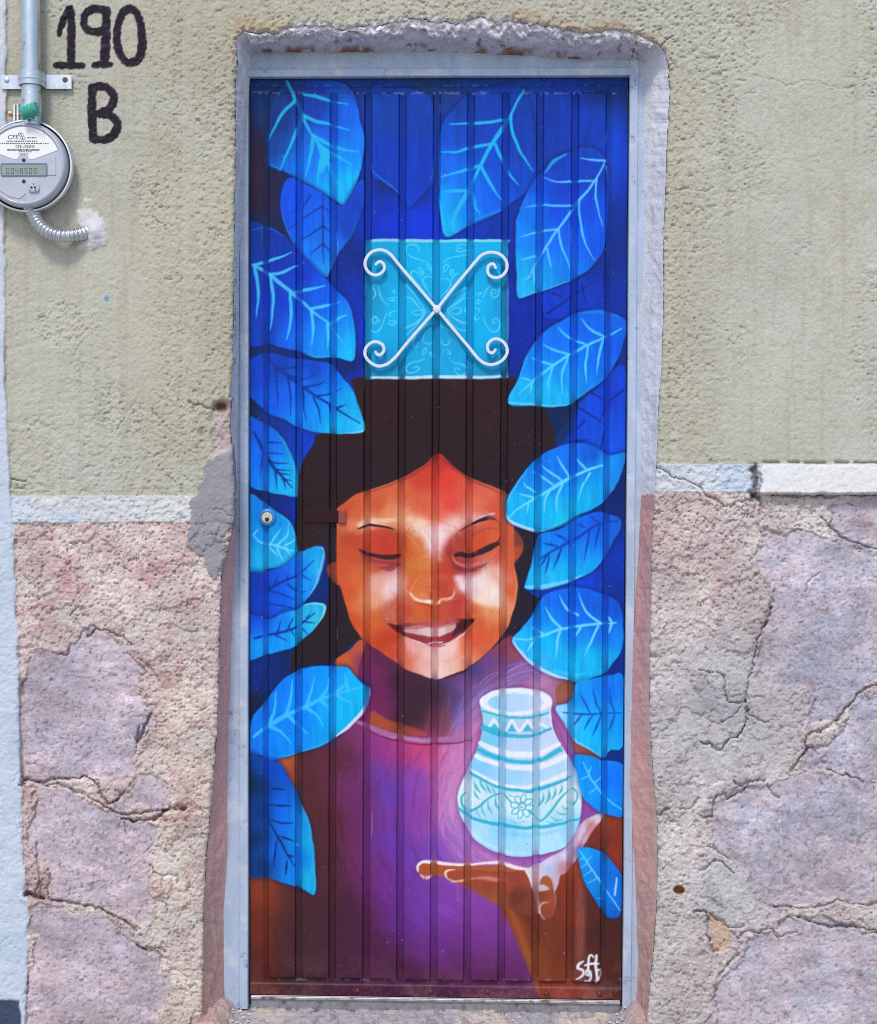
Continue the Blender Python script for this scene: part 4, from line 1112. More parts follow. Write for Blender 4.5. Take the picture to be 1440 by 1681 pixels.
# fingers
stroke("694,1425 720,1427 760,1430 830,1432 880,1436", (20, 21, 22, 24, 26), (168, 78, 42))
fill("734,1442 760,1428 820,1430 868,1432 876,1470 884,1500 860,1500 838,1492 820,1487 806,1477 788,1468 763,1454",
     [(750, 1438, (160, 66, 40)), (790, 1440, (150, 60, 38)), (800, 1455, (140, 62, 36)), (790, 1462, (146, 70, 40)), (815, 1475, (150, 78, 40)), (840, 1440, (140, 52, 36)), (850, 1470, (104, 46, 32)), (868, 1480, (120, 54, 36)), (830, 1450, (150, 62, 40)), (862, 1440, (150, 60, 40))], 1.0)
stroke("742,1436 780,1438 828,1442", (15, 15, 14), (158, 68, 42))
stroke("740,1447 756,1446 776,1442 800,1440 826,1446", (2, 4, 3, 7, 5), (206, 130, 110), .75)
stroke("686,1428 686,1420 694,1414 706,1414 730,1416 770,1418 800,1416 822,1416 850,1424 880,1428", (3, 5, 6, 5, 4, 4, 5, 6, 5, 4), (240, 224, 222), .97, .7)
stroke("733,1440 731,1433 736,1428 748,1426", (2, 4, 3, 1), (238, 206, 190), .95)
stroke("690,1434 698,1440 708,1438", (2, 6, 5), (230, 190, 190), .85); stroke("733,1441 745,1446 760,1444", (2, 4, 3), (228, 180, 160), .8)
stroke("697,1440 698,1449", (3, 1.5), (150, 60, 76), .7)
stroke("752,1448 753,1476", (5, 7), (150, 92, 150), .35)
# glaze of light running over the palm and thumb
fill("992,1333 976,1337 952,1352 940,1372 928,1390 900,1407 883,1418 861,1427 870,1442 877,1470 884,1500 888,1482 886,1444 898,1437 906,1448 910,1462 916,1452 920,1436 932,1428 946,1408 956,1390 974,1362 990,1342",
     [(980, 1340, (216, 196, 210)), (955, 1360, (206, 190, 216)), (930, 1400, (205, 204, 230)), (900, 1412, (214, 206, 226)), (905, 1425, (176, 190, 224)), (880, 1430, (214, 200, 216)), (884, 1480, (200, 180, 200)), (945, 1400, (190, 140, 160)), (912, 1450, (196, 172, 190)), (970, 1358, (190, 130, 130)), (925, 1425, (190, 130, 140))], 1.2, .97, .7)
stroke("862,1426 870,1442 876,1464", (2, 4, 2), (240, 228, 232), .8)
fill("887,1446 893,1438 903,1440 908,1456 911,1478 911,1496 904,1506 894,1506 887,1494 884,1470", [(897, 1450, (166, 84, 36)), (892, 1470, (124, 58, 34)), (903, 1475, (156, 72, 46)), (898, 1500, (140, 62, 44)), (905, 1495, (150, 66, 48))], 1.2)
fill("884,1453 892,1452 902,1458 884,1462", (206, 190, 206), .8, .85); stroke("885,1488 890,1481 900,1480", (2, 4, 1), (210, 160, 150), .8); stroke("886,1486 887,1498 894,1508", (2, 2.4, 1), (220, 180, 180), .8)
stroke("909,1450 912,1475 911,1490", (2, 3, 1), (190, 130, 130), .6)
stroke("975,1345 958,1372 948,1396", (2, 5, 2), (180, 90, 80), .35)
# --- leaves lower left over the body
leaf("414,1180 435,1153 458,1124 484,1102 515,1094 542,1093 569,1095 584,1109 598,1124 608,1129 607,1142 598,1164 578,1187 551,1209 524,1224 495,1233 467,1242 444,1247 427,1240 405,1229",
     [(440, 1170, (10, 100, 244)), (430, 1225, (12, 100, 240)), (480, 1120, (8, 100, 240)), (500, 1180, (4, 108, 246)), (470, 1220, (6, 114, 248)), (540, 1110, (8, 118, 246)), (530, 1190, (4, 132, 244)), (570, 1120, (12, 146, 244)), (580, 1160, (10, 160, 232)), (560, 1185, (8, 158, 234))],
     (62, 184, 240),
     ["416,1209 442,1191 473,1173 502,1160 527,1147 553,1138 598,1127", "442,1191 451,1167 454,1135", "471,1173 478,1147 482,1113", "504,1160 511,1138 517,1111", "529,1144 538,1128 540,1113", "553,1136 566,1124 570,1112", "572,1132 566,1106",
      "447,1193 462,1200 478,1219", "475,1175 489,1189 507,1204", "504,1162 520,1173 532,1191", "529,1149 542,1161", "553,1140 580,1155"], w=(4, 7, 6, 4, 2), bw=(6, 4, 1.2), halo=.5,
     rim=[("607,1130 606,1144 596,1166 577,1188 551,1209", (3, 6, 6, 6, 2), (226, 222, 236), .9), ("553,1208 524,1224 495,1233 467,1241", (2, 3, 2, 1), (40, 190, 230), .7)])
leaf("405,1250 430,1244 446,1247 460,1253 475,1275 486,1300 497,1325 509,1352 514,1386 518,1427 518,1466 500,1459 479,1452 445,1440 405,1424",
     [(420, 1290, (12, 28, 70)), (422, 1380, (10, 28, 84)), (432, 1330, (12, 34, 110)), (450, 1270, (12, 60, 200)), (455, 1320, (10, 78, 236)), (450, 1400, (10, 84, 230)), (470, 1350, (8, 90, 244)), (480, 1430, (10, 100, 232)), (505, 1380, (24, 146, 216)), (510, 1440, (24, 156, 216)), (497, 1345, (20, 130, 226)), (430, 1420, (10, 34, 100)), (490, 1400, (10, 100, 236))],
     (10, 30, 118), ["438,1341 459,1377 484,1421", "441,1321 479,1322", "443,1344 462,1350 482,1351", "459,1372 484,1379", "473,1402 484,1407", "455,1379 450,1422", "472,1412 470,1434", "446,1294 470,1296"], w=(3, 4, 2), bw=(2, 4, 1.5), halo=.4,
     rim=[("494,1318 508,1352 514,1388 517,1427 517,1462", (1, 3, 4, 4, 2), (50, 180, 214), .6)])

# --- face
FACE = [(720, 760, (186, 52, 40)), (737, 790, (218, 62, 50)), (690, 785, (200, 62, 44)), (660, 808, (206, 100, 62)), (620, 828, (202, 88, 52)), (570, 838, (196, 80, 46)), (600, 815, (200, 92, 56)), (762, 800, (214, 84, 62)), (800, 812, (212, 104, 74)), (826, 826, (196, 84, 56)), (740, 828, (222, 72, 60)), (692, 832, (214, 94, 62)), (640, 842, (220, 138, 94)), (782, 830, (220, 112, 84)), (590, 845, (205, 95, 58)), (715, 845, (222, 100, 72)), (810, 842, (212, 82, 60)),
        (605, 859, (232, 178, 140)), (650, 854, (230, 166, 116)), (582, 862, (214, 130, 92)), (690, 864, (238, 206, 190)), (722, 878, (242, 216, 216)), (713, 898, (238, 196, 196)), (745, 862, (238, 196, 190)), (775, 854, (228, 160, 146)), (672, 858, (232, 180, 140)),
        (578, 884, (176, 66, 40)), (610, 885, (194, 62, 42)), (640, 886, (192, 58, 40)), (660, 880, (176, 76, 42)), (672, 905, (198, 88, 40)), (572, 912, (196, 80, 44)), (620, 926, (190, 76, 54)), (648, 930, (150, 48, 50)), (600, 925, (180, 72, 50)), (630, 900, (186, 52, 40)),
        (682, 900, (208, 116, 48)), (676, 930, (206, 116, 42)), (690, 955, (208, 96, 46)), (708, 945, (204, 90, 52)), (720, 962, (184, 58, 38)), (736, 955, (190, 66, 42)), (742, 925, (180, 56, 42)), (708, 922, (212, 120, 76)), (695, 925, (212, 128, 60)), (680, 965, (206, 96, 44)), (725, 935, (190, 60, 44)),
        (755, 884, (160, 54, 42)), (790, 878, (206, 82, 46)), (815, 876, (208, 88, 50)), (738, 905, (160, 50, 44)), (785, 892, (196, 72, 44)), (780, 926, (184, 76, 66)), (815, 912, (206, 92, 66)), (755, 930, (150, 44, 50)), (770, 870, (176, 62, 46)),
        (790, 960, (238, 216, 206)), (806, 974, (238, 220, 210)), (815, 940, (226, 160, 140)), (762, 958, (240, 216, 220)), (792, 985, (238, 210, 190)), (818, 985, (224, 160, 120)), (800, 935, (224, 170, 160)),
        (620, 958, (226, 164, 146)), (642, 970, (236, 208, 204)), (612, 985, (224, 156, 116)), (588, 950, (210, 104, 56)), (563, 930, (204, 84, 46)), (573, 970, (204, 84, 42)), (598, 1000, (216, 124, 72)), (655, 955, (226, 170, 160)), (600, 935, (212, 120, 66)),
        (690, 1006, (200, 102, 46)), (720, 1006, (190, 76, 50)), (750, 1006, (186, 62, 48)), (662, 1000, (186, 72, 48)), (705, 1000, (196, 86, 46)), (640, 1006, (186, 110, 90)), (650, 985, (196, 90, 66)), (752, 985, (176, 56, 50)),
        (780, 1000, (206, 96, 50)), (800, 1006, (224, 152, 96)), (820, 1010, (224, 146, 90)), (838, 970, (210, 96, 52)), (840, 930, (204, 90, 50)), (838, 890, (200, 92, 58)), (828, 1030, (206, 100, 60)), (790, 1020, (204, 90, 46)),
        (600, 1040, (206, 92, 46)), (625, 1050, (190, 64, 34)), (650, 1074, (196, 74, 42)), (585, 1020, (200, 76, 40)), (625, 1020, (200, 88, 46)), (640, 1045, (186, 60, 36)), (610, 1020, (208, 104, 52)),
        (680, 1068, (224, 140, 128)), (700, 1085, (234, 182, 174)), (722, 1102, (236, 208, 200)), (742, 1086, (230, 190, 176)), (660, 1086, (206, 104, 76)), (730, 1068, (242, 216, 206)), (762, 1062, (226, 110, 74)), (790, 1046, (210, 86, 44)), (770, 1084, (222, 132, 92)), (810, 1040, (206, 96, 54)), (690, 1058, (226, 160, 150)), (745, 1062, (238, 196, 184)), (775, 1050, (214, 84, 50)), (800, 1066, (204, 100, 60))]
fill("538,934 545,952 558,960 560,930 546,924", [(542, 940, (150, 62, 44)), (556, 950, (176, 70, 46))], 1.0)
fill("842,870 856,884 858,902 848,920 842,922", [(850, 885, (120, 54, 50)), (850, 910, (176, 74, 48))], 1.0)
fill("720,745 742,764 767,782 793,793 831,808 834,824 843,864 845,900 846,940 850,960 846,990 843,1000 835,1027 820,1049 804,1067 775,1091 749,1104 720,1114 711,1113 667,1098 653,1089 622,1067 595,1047 578,1022 571,1000 567,989 560,967 553,944 552,900 553,869 553,842 553,835 567,824 582,813 607,804 633,795 664,782 695,764",
     FACE, 1.0, csoft=130, power=2.0)
qf = win(np.array([[545, 740], [860, 1120]]), 0)
CAN[qf] *= 1 - (np.array([.0, .055, .075]) * sstep(150, 175, CAN[qf][..., 0])[..., None])
# painted planes with an edge
fill("606,948 636,936 654,932 657,950 656,962 650,978 640,986 620,994 608,1000 600,990 606,970", [(620, 958, (226, 166, 148)), (642, 966, (238, 212, 210)), (650, 975, (226, 200, 206)), (614, 985, (224, 160, 122))], 7, .6, .45)
fill("745,948 752,944 764,946 776,946 800,934 822,936 823,990 810,996 790,992 776,986 764,974 752,962", [(760, 955, (238, 214, 222)), (775, 970, (226, 196, 204)), (795, 958, (238, 220, 210)), (812, 975, (240, 224, 214)), (820, 940, (226, 170, 156)), (790, 985, (236, 214, 194))], 5, .7, .5)
fill("668,850 690,852 712,860 735,858 758,850 782,844 800,842 790,850 770,858 748,872 735,882 727,896 722,918 712,920 704,904 694,884 680,868", [(690, 860, (238, 202, 180)), (716, 876, (242, 220, 222)), (745, 862, (238, 200, 200)), (782, 850, (226, 176, 176)), (714, 905, (240, 206, 206))], 7, .5, .4)
fill("776,856 790,848 806,842 814,842 800,850 786,858", (228, 190, 196), 1.2, .8, .5)
fill("586,860 600,853 622,850 652,852 640,858 620,858 606,862 592,866", (238, 196, 160), 2.0, .75, .5)
stroke("690,868 704,888 712,910", (1, 4, 2), (244, 226, 230), .5); stroke("700,866 714,884 718,900", (1, 3, 1), (250, 236, 240), .5)
# red lids
fill("598,874 625,868 648,872 656,880 656,908 630,912 606,906 592,894", [(610, 885, (194, 62, 42)), (640, 890, (190, 54, 38)), (650, 880, (180, 62, 40))], 3, .7)
fill("776,876 800,868 820,872 822,884 806,896 784,904 768,904 764,892", [(790, 884, (206, 76, 42)), (812, 882, (210, 88, 50))], 2, .7)
stroke("758,902 768,886 786,872 806,866 820,870", (3, 4, 3, 2, 1), (150, 52, 44), .6)
stroke("659,880 664,892 668,905", (6, 8, 4), (150, 62, 46), .4)
# brows, lashes
stroke("588,867 600,864 607,862 620,863 636,866 650,870", (2, 4, 5, 4, 4, 2), (58, 26, 32)); stroke("600,862 612,858 628,860 640,863", (1, 2, 2, 1), (240, 214, 190), .7)
stroke("652,872 668,878 680,890 690,905", (1, 2, 2, 1), (226, 170, 120), .5)
stroke("750,875 762,867 775,860 790,854 804,850 818,855", (1, 2, 4, 6, 7, 1), (56, 26, 34))
stroke("592,903 602,909 614,911 630,914 644,915 656,912", (4, 7, 6, 8, 8, 6), (58, 28, 36)); stroke("590,902 600,915 625,922 650,926", (4, 8, 6, 3), (120, 44, 60), .5)
stroke("622,930 640,934 656,926", (2, 8, 5), (126, 40, 52), .55)
stroke("749,911 758,909 770,912 790,905 804,899 817,893", (7, 9, 8, 9, 10, 7), (54, 28, 38)); stroke("812,897 818,888 822,882", (4, 3, 1), (70, 30, 36))
stroke("742,912 748,922 764,928 782,926 800,918 814,906", (2, 5, 5, 5, 4, 2), (206, 112, 92), .85); stroke("742,918 750,930 768,936 786,932 804,922", (2, 6, 7, 5, 1), (112, 40, 66), .65)
stroke("740,886 738,905 744,930", (5, 8, 4), (150, 46, 46), .4)
# nose
fill("684,946 696,940 712,944 726,942 740,950 746,966 742,980 728,982 716,988 700,984 684,983 676,974 678,960", [(684, 968, (214, 112, 58)), (700, 960, (212, 108, 62)), (712, 975, (206, 92, 52)), (726, 968, (180, 58, 40)), (738, 968, (192, 74, 46)), (710, 950, (208, 104, 60)), (694, 978, (222, 140, 92))], 3.5, .75)
stroke("700,905 704,930 706,952 708,970", (5, 8, 9, 5), (222, 140, 84), .35, .5, 3); stroke("718,925 721,955 719,978", (5, 8, 5), (164, 44, 36), .35, 1, 3)
stroke("684,950 677,964 675,974", (1, 2, 2.6), (236, 176, 130), .55, .7, 1.4)
stroke("675,975 681,983 692,985", (2.6, 5, 5), (246, 214, 188), .9, .75, 1.1)
stroke("692,985 706,987 716,991 722,987", (5, 7, 6, 4), (250, 228, 208), .95, .75, 1.0)
stroke("724,984 734,983 742,980 746,973 745,966", (4, 5, 4, 2.4, 1), (240, 196, 160), .8, .75, 1.2)
stroke("684,990 704,994 716,996 736,990", (2, 4, 4, 2), (168, 62, 40), .45, 1, 2)
stroke("662,975 660,990 650,1004", (2, 5, 2), (170, 62, 44), .4, 1, 2.5); stroke("758,975 768,990 782,1006", (2, 5, 2), (176, 60, 44), .4, 1, 2.5)
# brush marks following the planes of the face
rngf = random.Random(21)
for k in range(260):
    x = rngf.uniform(560, 840); y = rngf.uniform(770, 1095)
    if poly_sdf(np.array([x]), np.array([y]), PT("720,760 825,815 838,900 842,970 820,1035 770,1080 720,1100 660,1080 600,1035 566,960 562,850 610,812"))[0] > 0: continue
    i_, j_ = int(y - CY0), int(x - CX0)
    if CAN[i_, j_].sum() < 300: continue
    c_ = CAN[i_, j_] * rngf.uniform(.90, 1.10)
    a_ = math.atan2(y - 930, x - 705) + math.pi / 2 + rngf.uniform(-.4, .4); L_ = rngf.uniform(6, 20)
    stroke([(x - L_ * math.cos(a_), y - L_ * math.sin(a_)), (x, y), (x + L_ * math.cos(a_), y + L_ * math.sin(a_))], (1, rngf.uniform(3, 8), 1), np.clip(c_, 0, 250), .35, .6, 1.6)
# mouth
fill("636,1023 652,1026 668,1022 690,1021 712,1018 724,1020 744,1014 762,1016 780,1016 768,1030 752,1046 734,1058 712,1062 692,1056 668,1046 650,1036", [(650, 1028, (90, 26, 34)), (664, 1026, (140, 56, 60)), (690, 1024, (176, 80, 74)), (715, 1022, (190, 84, 80)), (740, 1022, (176, 74, 76)), (765, 1022, (70, 22, 30)), (680, 1048, (142, 44, 54)), (715, 1056, (160, 50, 66)), (745, 1046, (140, 42, 52))], 1.0)
fill("650,1028 662,1028 664,1044 655,1038", (70, 24, 30), 1.5, .8); fill("748,1025 762,1021 776,1018 764,1030 750,1042 741,1044 746,1035", (66, 22, 30), 1.5, .85)
fill("662,1033 676,1031 690,1032 700,1030 716,1031 732,1028 748,1025 748,1031 738,1038 722,1044 702,1044 682,1040 664,1036", [(675, 1034, (200, 150, 150)), (700, 1038, (216, 186, 178)), (722, 1038, (220, 194, 188)), (740, 1030, (196, 150, 150))], .9)
stroke("664,1030 684,1028 702,1029 718,1029 736,1025 748,1022", (2, 3, 2, 3, 3, 1), (206, 140, 136), .7)
for tx_ in (690, 706, 720, 733): stroke([(tx_, 1030), (tx_ - 1, 1042)], 1.2, (190, 150, 150), .5)
stroke("664,1045 684,1053 702,1059 714,1061 736,1056 756,1044 772,1028", (1, 3, 4, 4, 4, 3, 1), (236, 196, 188), .9)
fill("664,1048 690,1058 712,1066 738,1060 752,1050 748,1066 736,1078 716,1082 694,1076 672,1066", [(680, 1058, (226, 170, 164)), (712, 1070, (232, 190, 182)), (740, 1062, (234, 194, 184))], 4, .6, .5)
stroke("640,1024 630,1016 628,1008 638,1000 650,992", (2, 3, 4, 4, 1), (186, 90, 70), .6)
stroke("700,1058 712,1055 726,1054", (2, 4, 2), (236, 210, 214), .8)
stroke("693,1054 712,1061 730,1059", (2, 3, 2), (150, 34, 60), .7)
stroke("720,749 742,767 767,785 793,797 829,811", (3, 5, 4, 4, 3), (120, 40, 36), .45); stroke("718,749 695,768 664,786 633,799 607,808", (3, 4, 4, 3, 2), (120, 44, 36), .45)
stroke("844,935 848,960 843,996 832,1028", (3, 4, 4, 2), (222, 140, 100), .5)

# --- the jar
JAR = "789,1150 790,1160 793,1176 792,1192 788,1214 778,1242 766,1266 757,1286 752,1306 753,1326 759,1344 772,1368 795,1388 820,1400 847,1405 876,1404 913,1395 931,1386 943,1368 951,1346 955,1322 953,1298 948,1274 938,1254 924,1230 911,1206 905,1184 903,1164 906,1148 895,1136 870,1130 846,1128 820,1131 800,1138"
glow(850, 1265, 92, 130, (216, 176, 214), .30); glow(853, 1150, 76, 40, (206, 160, 200), .28)
JP = smooth_line(PT(JAR), True, 4); qj = win(JP, 8)
keepc = CAN[qj].copy()
fill(JAR, (70, 30, 80), 6, .35, grow=3)
fill(JAR, [(800, 1180, (150, 208, 226)), (890, 1180, (186, 206, 230)), (805, 1215, (120, 196, 230)), (850, 1220, (182, 205, 230)), (900, 1215, (190, 210, 234)), (785, 1255, (130, 200, 236)), (840, 1270, (156, 206, 236)), (900, 1262, (172, 210, 236)), (770, 1300, (214, 232, 236)), (850, 1320, (216, 232, 234)), (930, 1300, (214, 230, 232)), (780, 1355, (170, 214, 236)), (830, 1362, (140, 205, 234)), (850, 1385, (160, 214, 236)), (900, 1372, (176, 222, 238)), (935, 1360, (150, 210, 232))], .9, csoft=120)
WH = (232, 230, 236); TE = (52, 172, 200)
fill([(846.5 + 59 * math.cos(a), 1151 + 22 * math.sin(a)) for a in np.linspace(0, 2 * math.pi, 24)[:-1]], WH, .9, .97, .75)
fill([(846 + 46 * math.cos(a), 1152 + 15.5 * math.sin(a)) for a in np.linspace(0, 2 * math.pi, 24)[:-1]], [(810, 1155, (150, 205, 228)), (850, 1150, (176, 208, 232)), (880, 1152, (190, 214, 236))], 1.0, 1)
stroke("812,1142 846,1137 880,1142", (1, 4, 1), (206, 222, 236), .6)
stroke("793,1166 812,1172 831,1176 858,1177 880,1175 902,1168", (3, 3.5, 4, 4, 4, 3), TE, .9)
for zx in ((800, 811, 822), (830, 840, 851), (854, 866, 878), (881, 889, 899)):
    y0 = 1196 if zx[0] > 820 and zx[0] < 870 else 1193
    top = 1181 if zx[0] < 880 else 1186
    fill([(zx[0] + 3, y0 + 4), (zx[1], top + 6), (zx[2] - 3, y0 + 4)], TE, .7, .85 if zx[0] < 880 else .3, smooth=False)
    stroke([(zx[0], y0 + 2), (zx[1], top), (zx[2], y0 + 2)], 4.4, WH, .95, .7, smooth=False)
stroke("793,1193 812,1201 831,1206 856,1208 880,1206 905,1195", (9, 10, 7, 6, 5, 4), TE, .92)
stroke("789,1219 808,1228 831,1235 858,1238 884,1236 917,1220", (8, 10, 10, 10, 9, 7), WH, .95, .7)
stroke("786,1230 806,1239 827,1246 856,1250 882,1249 920,1230", (7, 8, 6, 6, 7, 9), TE, .92)
stroke("782,1240 806,1250 831,1257 858,1260 886,1258 927,1241", (7, 8, 8, 9, 9, 8), WH, .95, .7)
stroke("770,1262 795,1275 822,1287 850,1291 878,1289 938,1266", (5, 5, 5, 5, 6, 7), WH, .95, .7)
stroke("771,1267 796,1281 822,1292 850,1296 878,1297 938,1275", (5, 4, 5, 6, 6, 4), TE, .95)
stroke("754,1326 774,1341 798,1348 820,1353 865,1358 913,1353 951,1343", (4, 6, 6, 6, 6, 5, 4), TE, .97)
stroke("800,1360 830,1366 866,1370 900,1366 930,1358", (2, 6, 9, 6, 2), (110, 196, 226), .4)
stroke("764,1352 790,1378 830,1396 870,1400", (1, 5, 5, 1), (205, 230, 240), .5)
LT = (60, 172, 182)
stroke("772,1332 764,1328 758,1318 759,1306 765,1300 770,1304 770,1312 764,1316", (2, 3, 4, 4, 3, 2, 2, 2), LT, .9)
stroke("774,1330 788,1322 800,1311 812,1304 826,1303 834,1310 840,1318", (4, 4, 4, 3, 3, 3, 3), LT, .95)
stroke("868,1330 876,1338 884,1346 896,1340 908,1326 920,1310 932,1298 941,1295 947,1302 946,1314 940,1322 936,1316", (3, 3, 3, 4, 4, 4, 3, 2, 3, 3, 3, 1), LT, .9)
for k in range(8):
    a = k * math.pi / 4 + .2
    cxp, cyp = 857 + 13 * math.cos(a), 1323 + 13 * math.sin(a)
    el = [(cxp + 7 * math.cos(t) * math.cos(a) - 4.5 * math.sin(t) * math.sin(a), cyp + 7 * math.cos(t) * math.sin(a) + 4.5 * math.sin(t) * math.cos(a)) for t in np.linspace(0, 2 * math.pi, 13)]
    fill(el, (206, 232, 236), .8, .9); stroke(el, 1.8, LT, .9)
stroke([(857 + (1 + .95 * t) * math.cos(t * 1.1), 1323 + (1 + .95 * t) * math.sin(t * 1.1)) for t in np.linspace(0, 6.5, 16)], 2.0, LT, .95)
for x, y, s in ((778, 1290, 1), (788, 1288, 1), (798, 1292, .8), (808, 1296, .6), (778, 1302, .8)): stroke([(x, y - 8 * s), (x + 5 * s, y + 3 * s), (x + 12 * s, y + 12 * s)], (1, 5 * s, 1), LT, .9)
for x, y, s in ((794, 1328, .8), (804, 1322, 1.1), (816, 1316, 1.2), (826, 1320, .9), (786, 1332, .6)): stroke([(x - 2, y - 8 * s), (x - 2, y + 2 * s), (x + 5 * s, y + 12 * s)], (1, 4 * s, 1), LT, .8)
for x, y, s in ((890, 1312, 1), (900, 1308, 1.2), (910, 1302, 1), (920, 1296, .8), (884, 1320, .8)): stroke([(x + 2, y - 12 * s), (x + 2, y), (x - 4 * s, y + 10 * s)], (1, 4.5 * s, 1), LT, .85)
for x, y, s in ((904, 1340, 1), (912, 1330, 1), (922, 1322, .9), (930, 1314, .7), (898, 1346, .7)): stroke([(x, y), (x + 8 * s, y + 6 * s), (x + 20 * s, y + 5 * s)], (1, 3.4 * s, 1), LT, .75)
stroke("838,1346 850,1350 862,1346", 1.4, LT, .5); stroke("836,1304 842,1306", 2, LT, .7)
stroke("906,1150 903,1166 905,1186 912,1208 926,1232 941,1258 950,1280 954,1305", (2, 3, 2, 2, 2, 3, 3, 2), (240, 240, 246), .8)
stroke("754,1310 762,1284 774,1254", (1, 3, 1), (236, 240, 244), .6)

# --- leaves on the right
leaf("734,389 722,351 721,300 720,250 726,205 745,180 767,158 800,145 840,140 862,150 875,200 882,270 880,300 864,316 845,330 822,347 793,358 767,371",
     [(760, 180, (14, 46, 160)), (800, 165, (12, 44, 165)), (850, 180, (12, 42, 160)), (735, 225, (12, 60, 200)), (780, 225, (12, 46, 180)), (860, 240, (12, 44, 170)), (740, 270, (10, 84, 232)), (800, 260, (12, 56, 200)), (760, 300, (10, 96, 240)), (850, 300, (12, 50, 185)), (735, 330, (12, 136, 250)), (738, 370, (18, 156, 240)), (790, 330, (12, 80, 236)), (810, 345, (14, 80, 230)), (770, 355, (14, 110, 238)), (830, 320, (12, 60, 210))],
     (42, 162, 234),
     ["860,147 839,187 824,213 807,238 789,273 771,309 749,349 742,367", "835,195 804,202 769,204 738,204", "809,237 780,242 749,250 724,251", "789,273 764,280 724,291", "770,313 747,315 727,317",
      "838,189 841,215 853,247 875,282", "813,238 823,260 838,289 851,304", "790,275 804,302 823,330", "775,315 780,340 788,351"], w=(3, 4, 7, 6, 5, 8, 5), bw=(5, 5, 1.5), halo=.5,
     rim=[("735,388 768,370 795,357 822,346", (2, 5, 7, 3), (40, 120, 235), .6), ("723,330 726,360 734,386", (1, 2, 2), (80, 190, 240), .6)])
leaf("851,489 848,444 846,400 847,373 849,358 862,324 880,291 895,280 909,262 933,251 960,243 985,250 998,275 1000,320 998,360 993,400 987,418 964,444 935,462 909,471 882,479",
     [(920, 270, (12, 44, 180)), (970, 255, (14, 50, 180)), (985, 290, (12, 46, 185)), (930, 310, (12, 44, 190)), (890, 310, (14, 60, 215)), (870, 340, (12, 96, 240)), (960, 340, (12, 60, 220)), (920, 350, (12, 60, 225)), (860, 390, (12, 110, 244)), (900, 400, (12, 84, 236)), (950, 400, (12, 80, 236)), (980, 400, (12, 66, 226)), (858, 440, (14, 140, 238)), (856, 480, (30, 166, 226)), (890, 460, (16, 130, 236)), (930, 445, (14, 100, 236))],
     (96, 194, 246),
     ["994,265 979,293 951,331 918,375 900,400 891,415 880,432 868,456", "995,265 971,264 952,260", "973,298 942,298 915,299 893,292", "947,334 938,338 891,338 864,340", "915,377 889,381 853,389", "880,421 855,427",
      "979,295 978,322 989,373", "951,329 952,360 961,400 976,428", "918,375 921,400 936,443", "898,409 905,440", "995,273 1002,315", "868,456 858,462", "875,445 877,470"], w=(2, 4, 4, 4, 2), bw=(3.4, 3.4, 1), halo=.5,
     rim=[("896,284 908,266 930,254", (3, 6, 3), (60, 150, 235), .7), ("851,489 882,479 909,471 937,462", (2, 3, 2, 1), (70, 190, 236), .7)])
leaf("834,662 853,618 864,584 891,547 920,529 949,513 987,511 1015,517 1028,527 1027,548 1018,580 1004,607 993,622 971,640 949,655 935,665 911,668 880,666",
     [(960, 530, (12, 76, 226)), (1005, 530, (14, 80, 226)), (900, 560, (10, 92, 242)), (940, 560, (10, 88, 244)), (1010, 570, (12, 70, 220)), (870, 600, (10, 106, 244)), (980, 600, (10, 84, 236)), (930, 620, (10, 122, 244)), (850, 650, (24, 166, 232)), (890, 650, (14, 160, 236)), (920, 660, (20, 166, 232)), (960, 635, (14, 110, 236))],
     (84, 202, 240),
     ["1020,539 991,555 964,567 933,584 891,613 873,627 851,648", "991,553 971,542 953,523", "964,567 935,555 917,538", "933,583 909,575 891,564", "909,600 891,595 873,587", "873,625 855,620",
      "990,558 982,589 979,615", "965,569 961,600 963,629", "932,587 922,618 924,649", "907,604 900,627 903,647", "873,629 870,647"], w=(2, 4, 4, 5, 2), bw=(3, 4, 1), halo=.45,
     rim=[("835,661 880,665 911,667 935,664", (3, 4, 3, 1), (100, 206, 236), .8), ("950,514 985,512 1015,518", (2, 7, 3), (40, 120, 236), .5), ("836,655 853,618 864,586", (2, 2, 1), (80, 190, 240), .5)])
leaf("831,842 832,824 844,798 871,762 889,747 913,735 944,727 975,733 1000,748 1026,743 1022,770 1010,800 1004,807 991,824 967,838 944,847 920,860 898,871 880,872 853,863 834,853",
     [(930, 745, (10, 96, 240)), (970, 745, (12, 60, 200)), (890, 765, (10, 96, 240)), (860, 795, (12, 118, 240)), (940, 770, (10, 84, 232)), (1000, 765, (16, 130, 232)), (1015, 770, (14, 100, 236)), (910, 800, (10, 110, 240)), (850, 830, (20, 150, 236)), (960, 810, (10, 150, 238)), (900, 840, (10, 180, 230)), (870, 850, (14, 170, 234)), (920, 850, (16, 190, 226)), (985, 800, (10, 130, 240))],
     (104, 212, 238),
     ["990,764 962,773 927,789 898,807 875,820 853,833 835,850", "934,781 920,760 914,748", "921,788 902,775 889,763", "907,795 889,783 873,774", "878,808 864,798 859,791", "875,817 850,809", "962,771 947,753",
      "968,777 955,800 949,820", "923,795 915,815 913,839", "902,807 895,820 894,842", "867,827 865,843"], w=(3, 5, 6, 4, 2), bw=(3.4, 3.4, 1), halo=.5,
     rim=[("832,845 836,853 853,863 880,872 896,871", (2, 5, 5, 5, 1), (200, 224, 238), .85), ("833,825 846,797 866,769", (3, 3, 1), (110, 200, 240), .6), ("900,868 925,858 950,846", (5, 7, 2), (60, 200, 226), .6)])
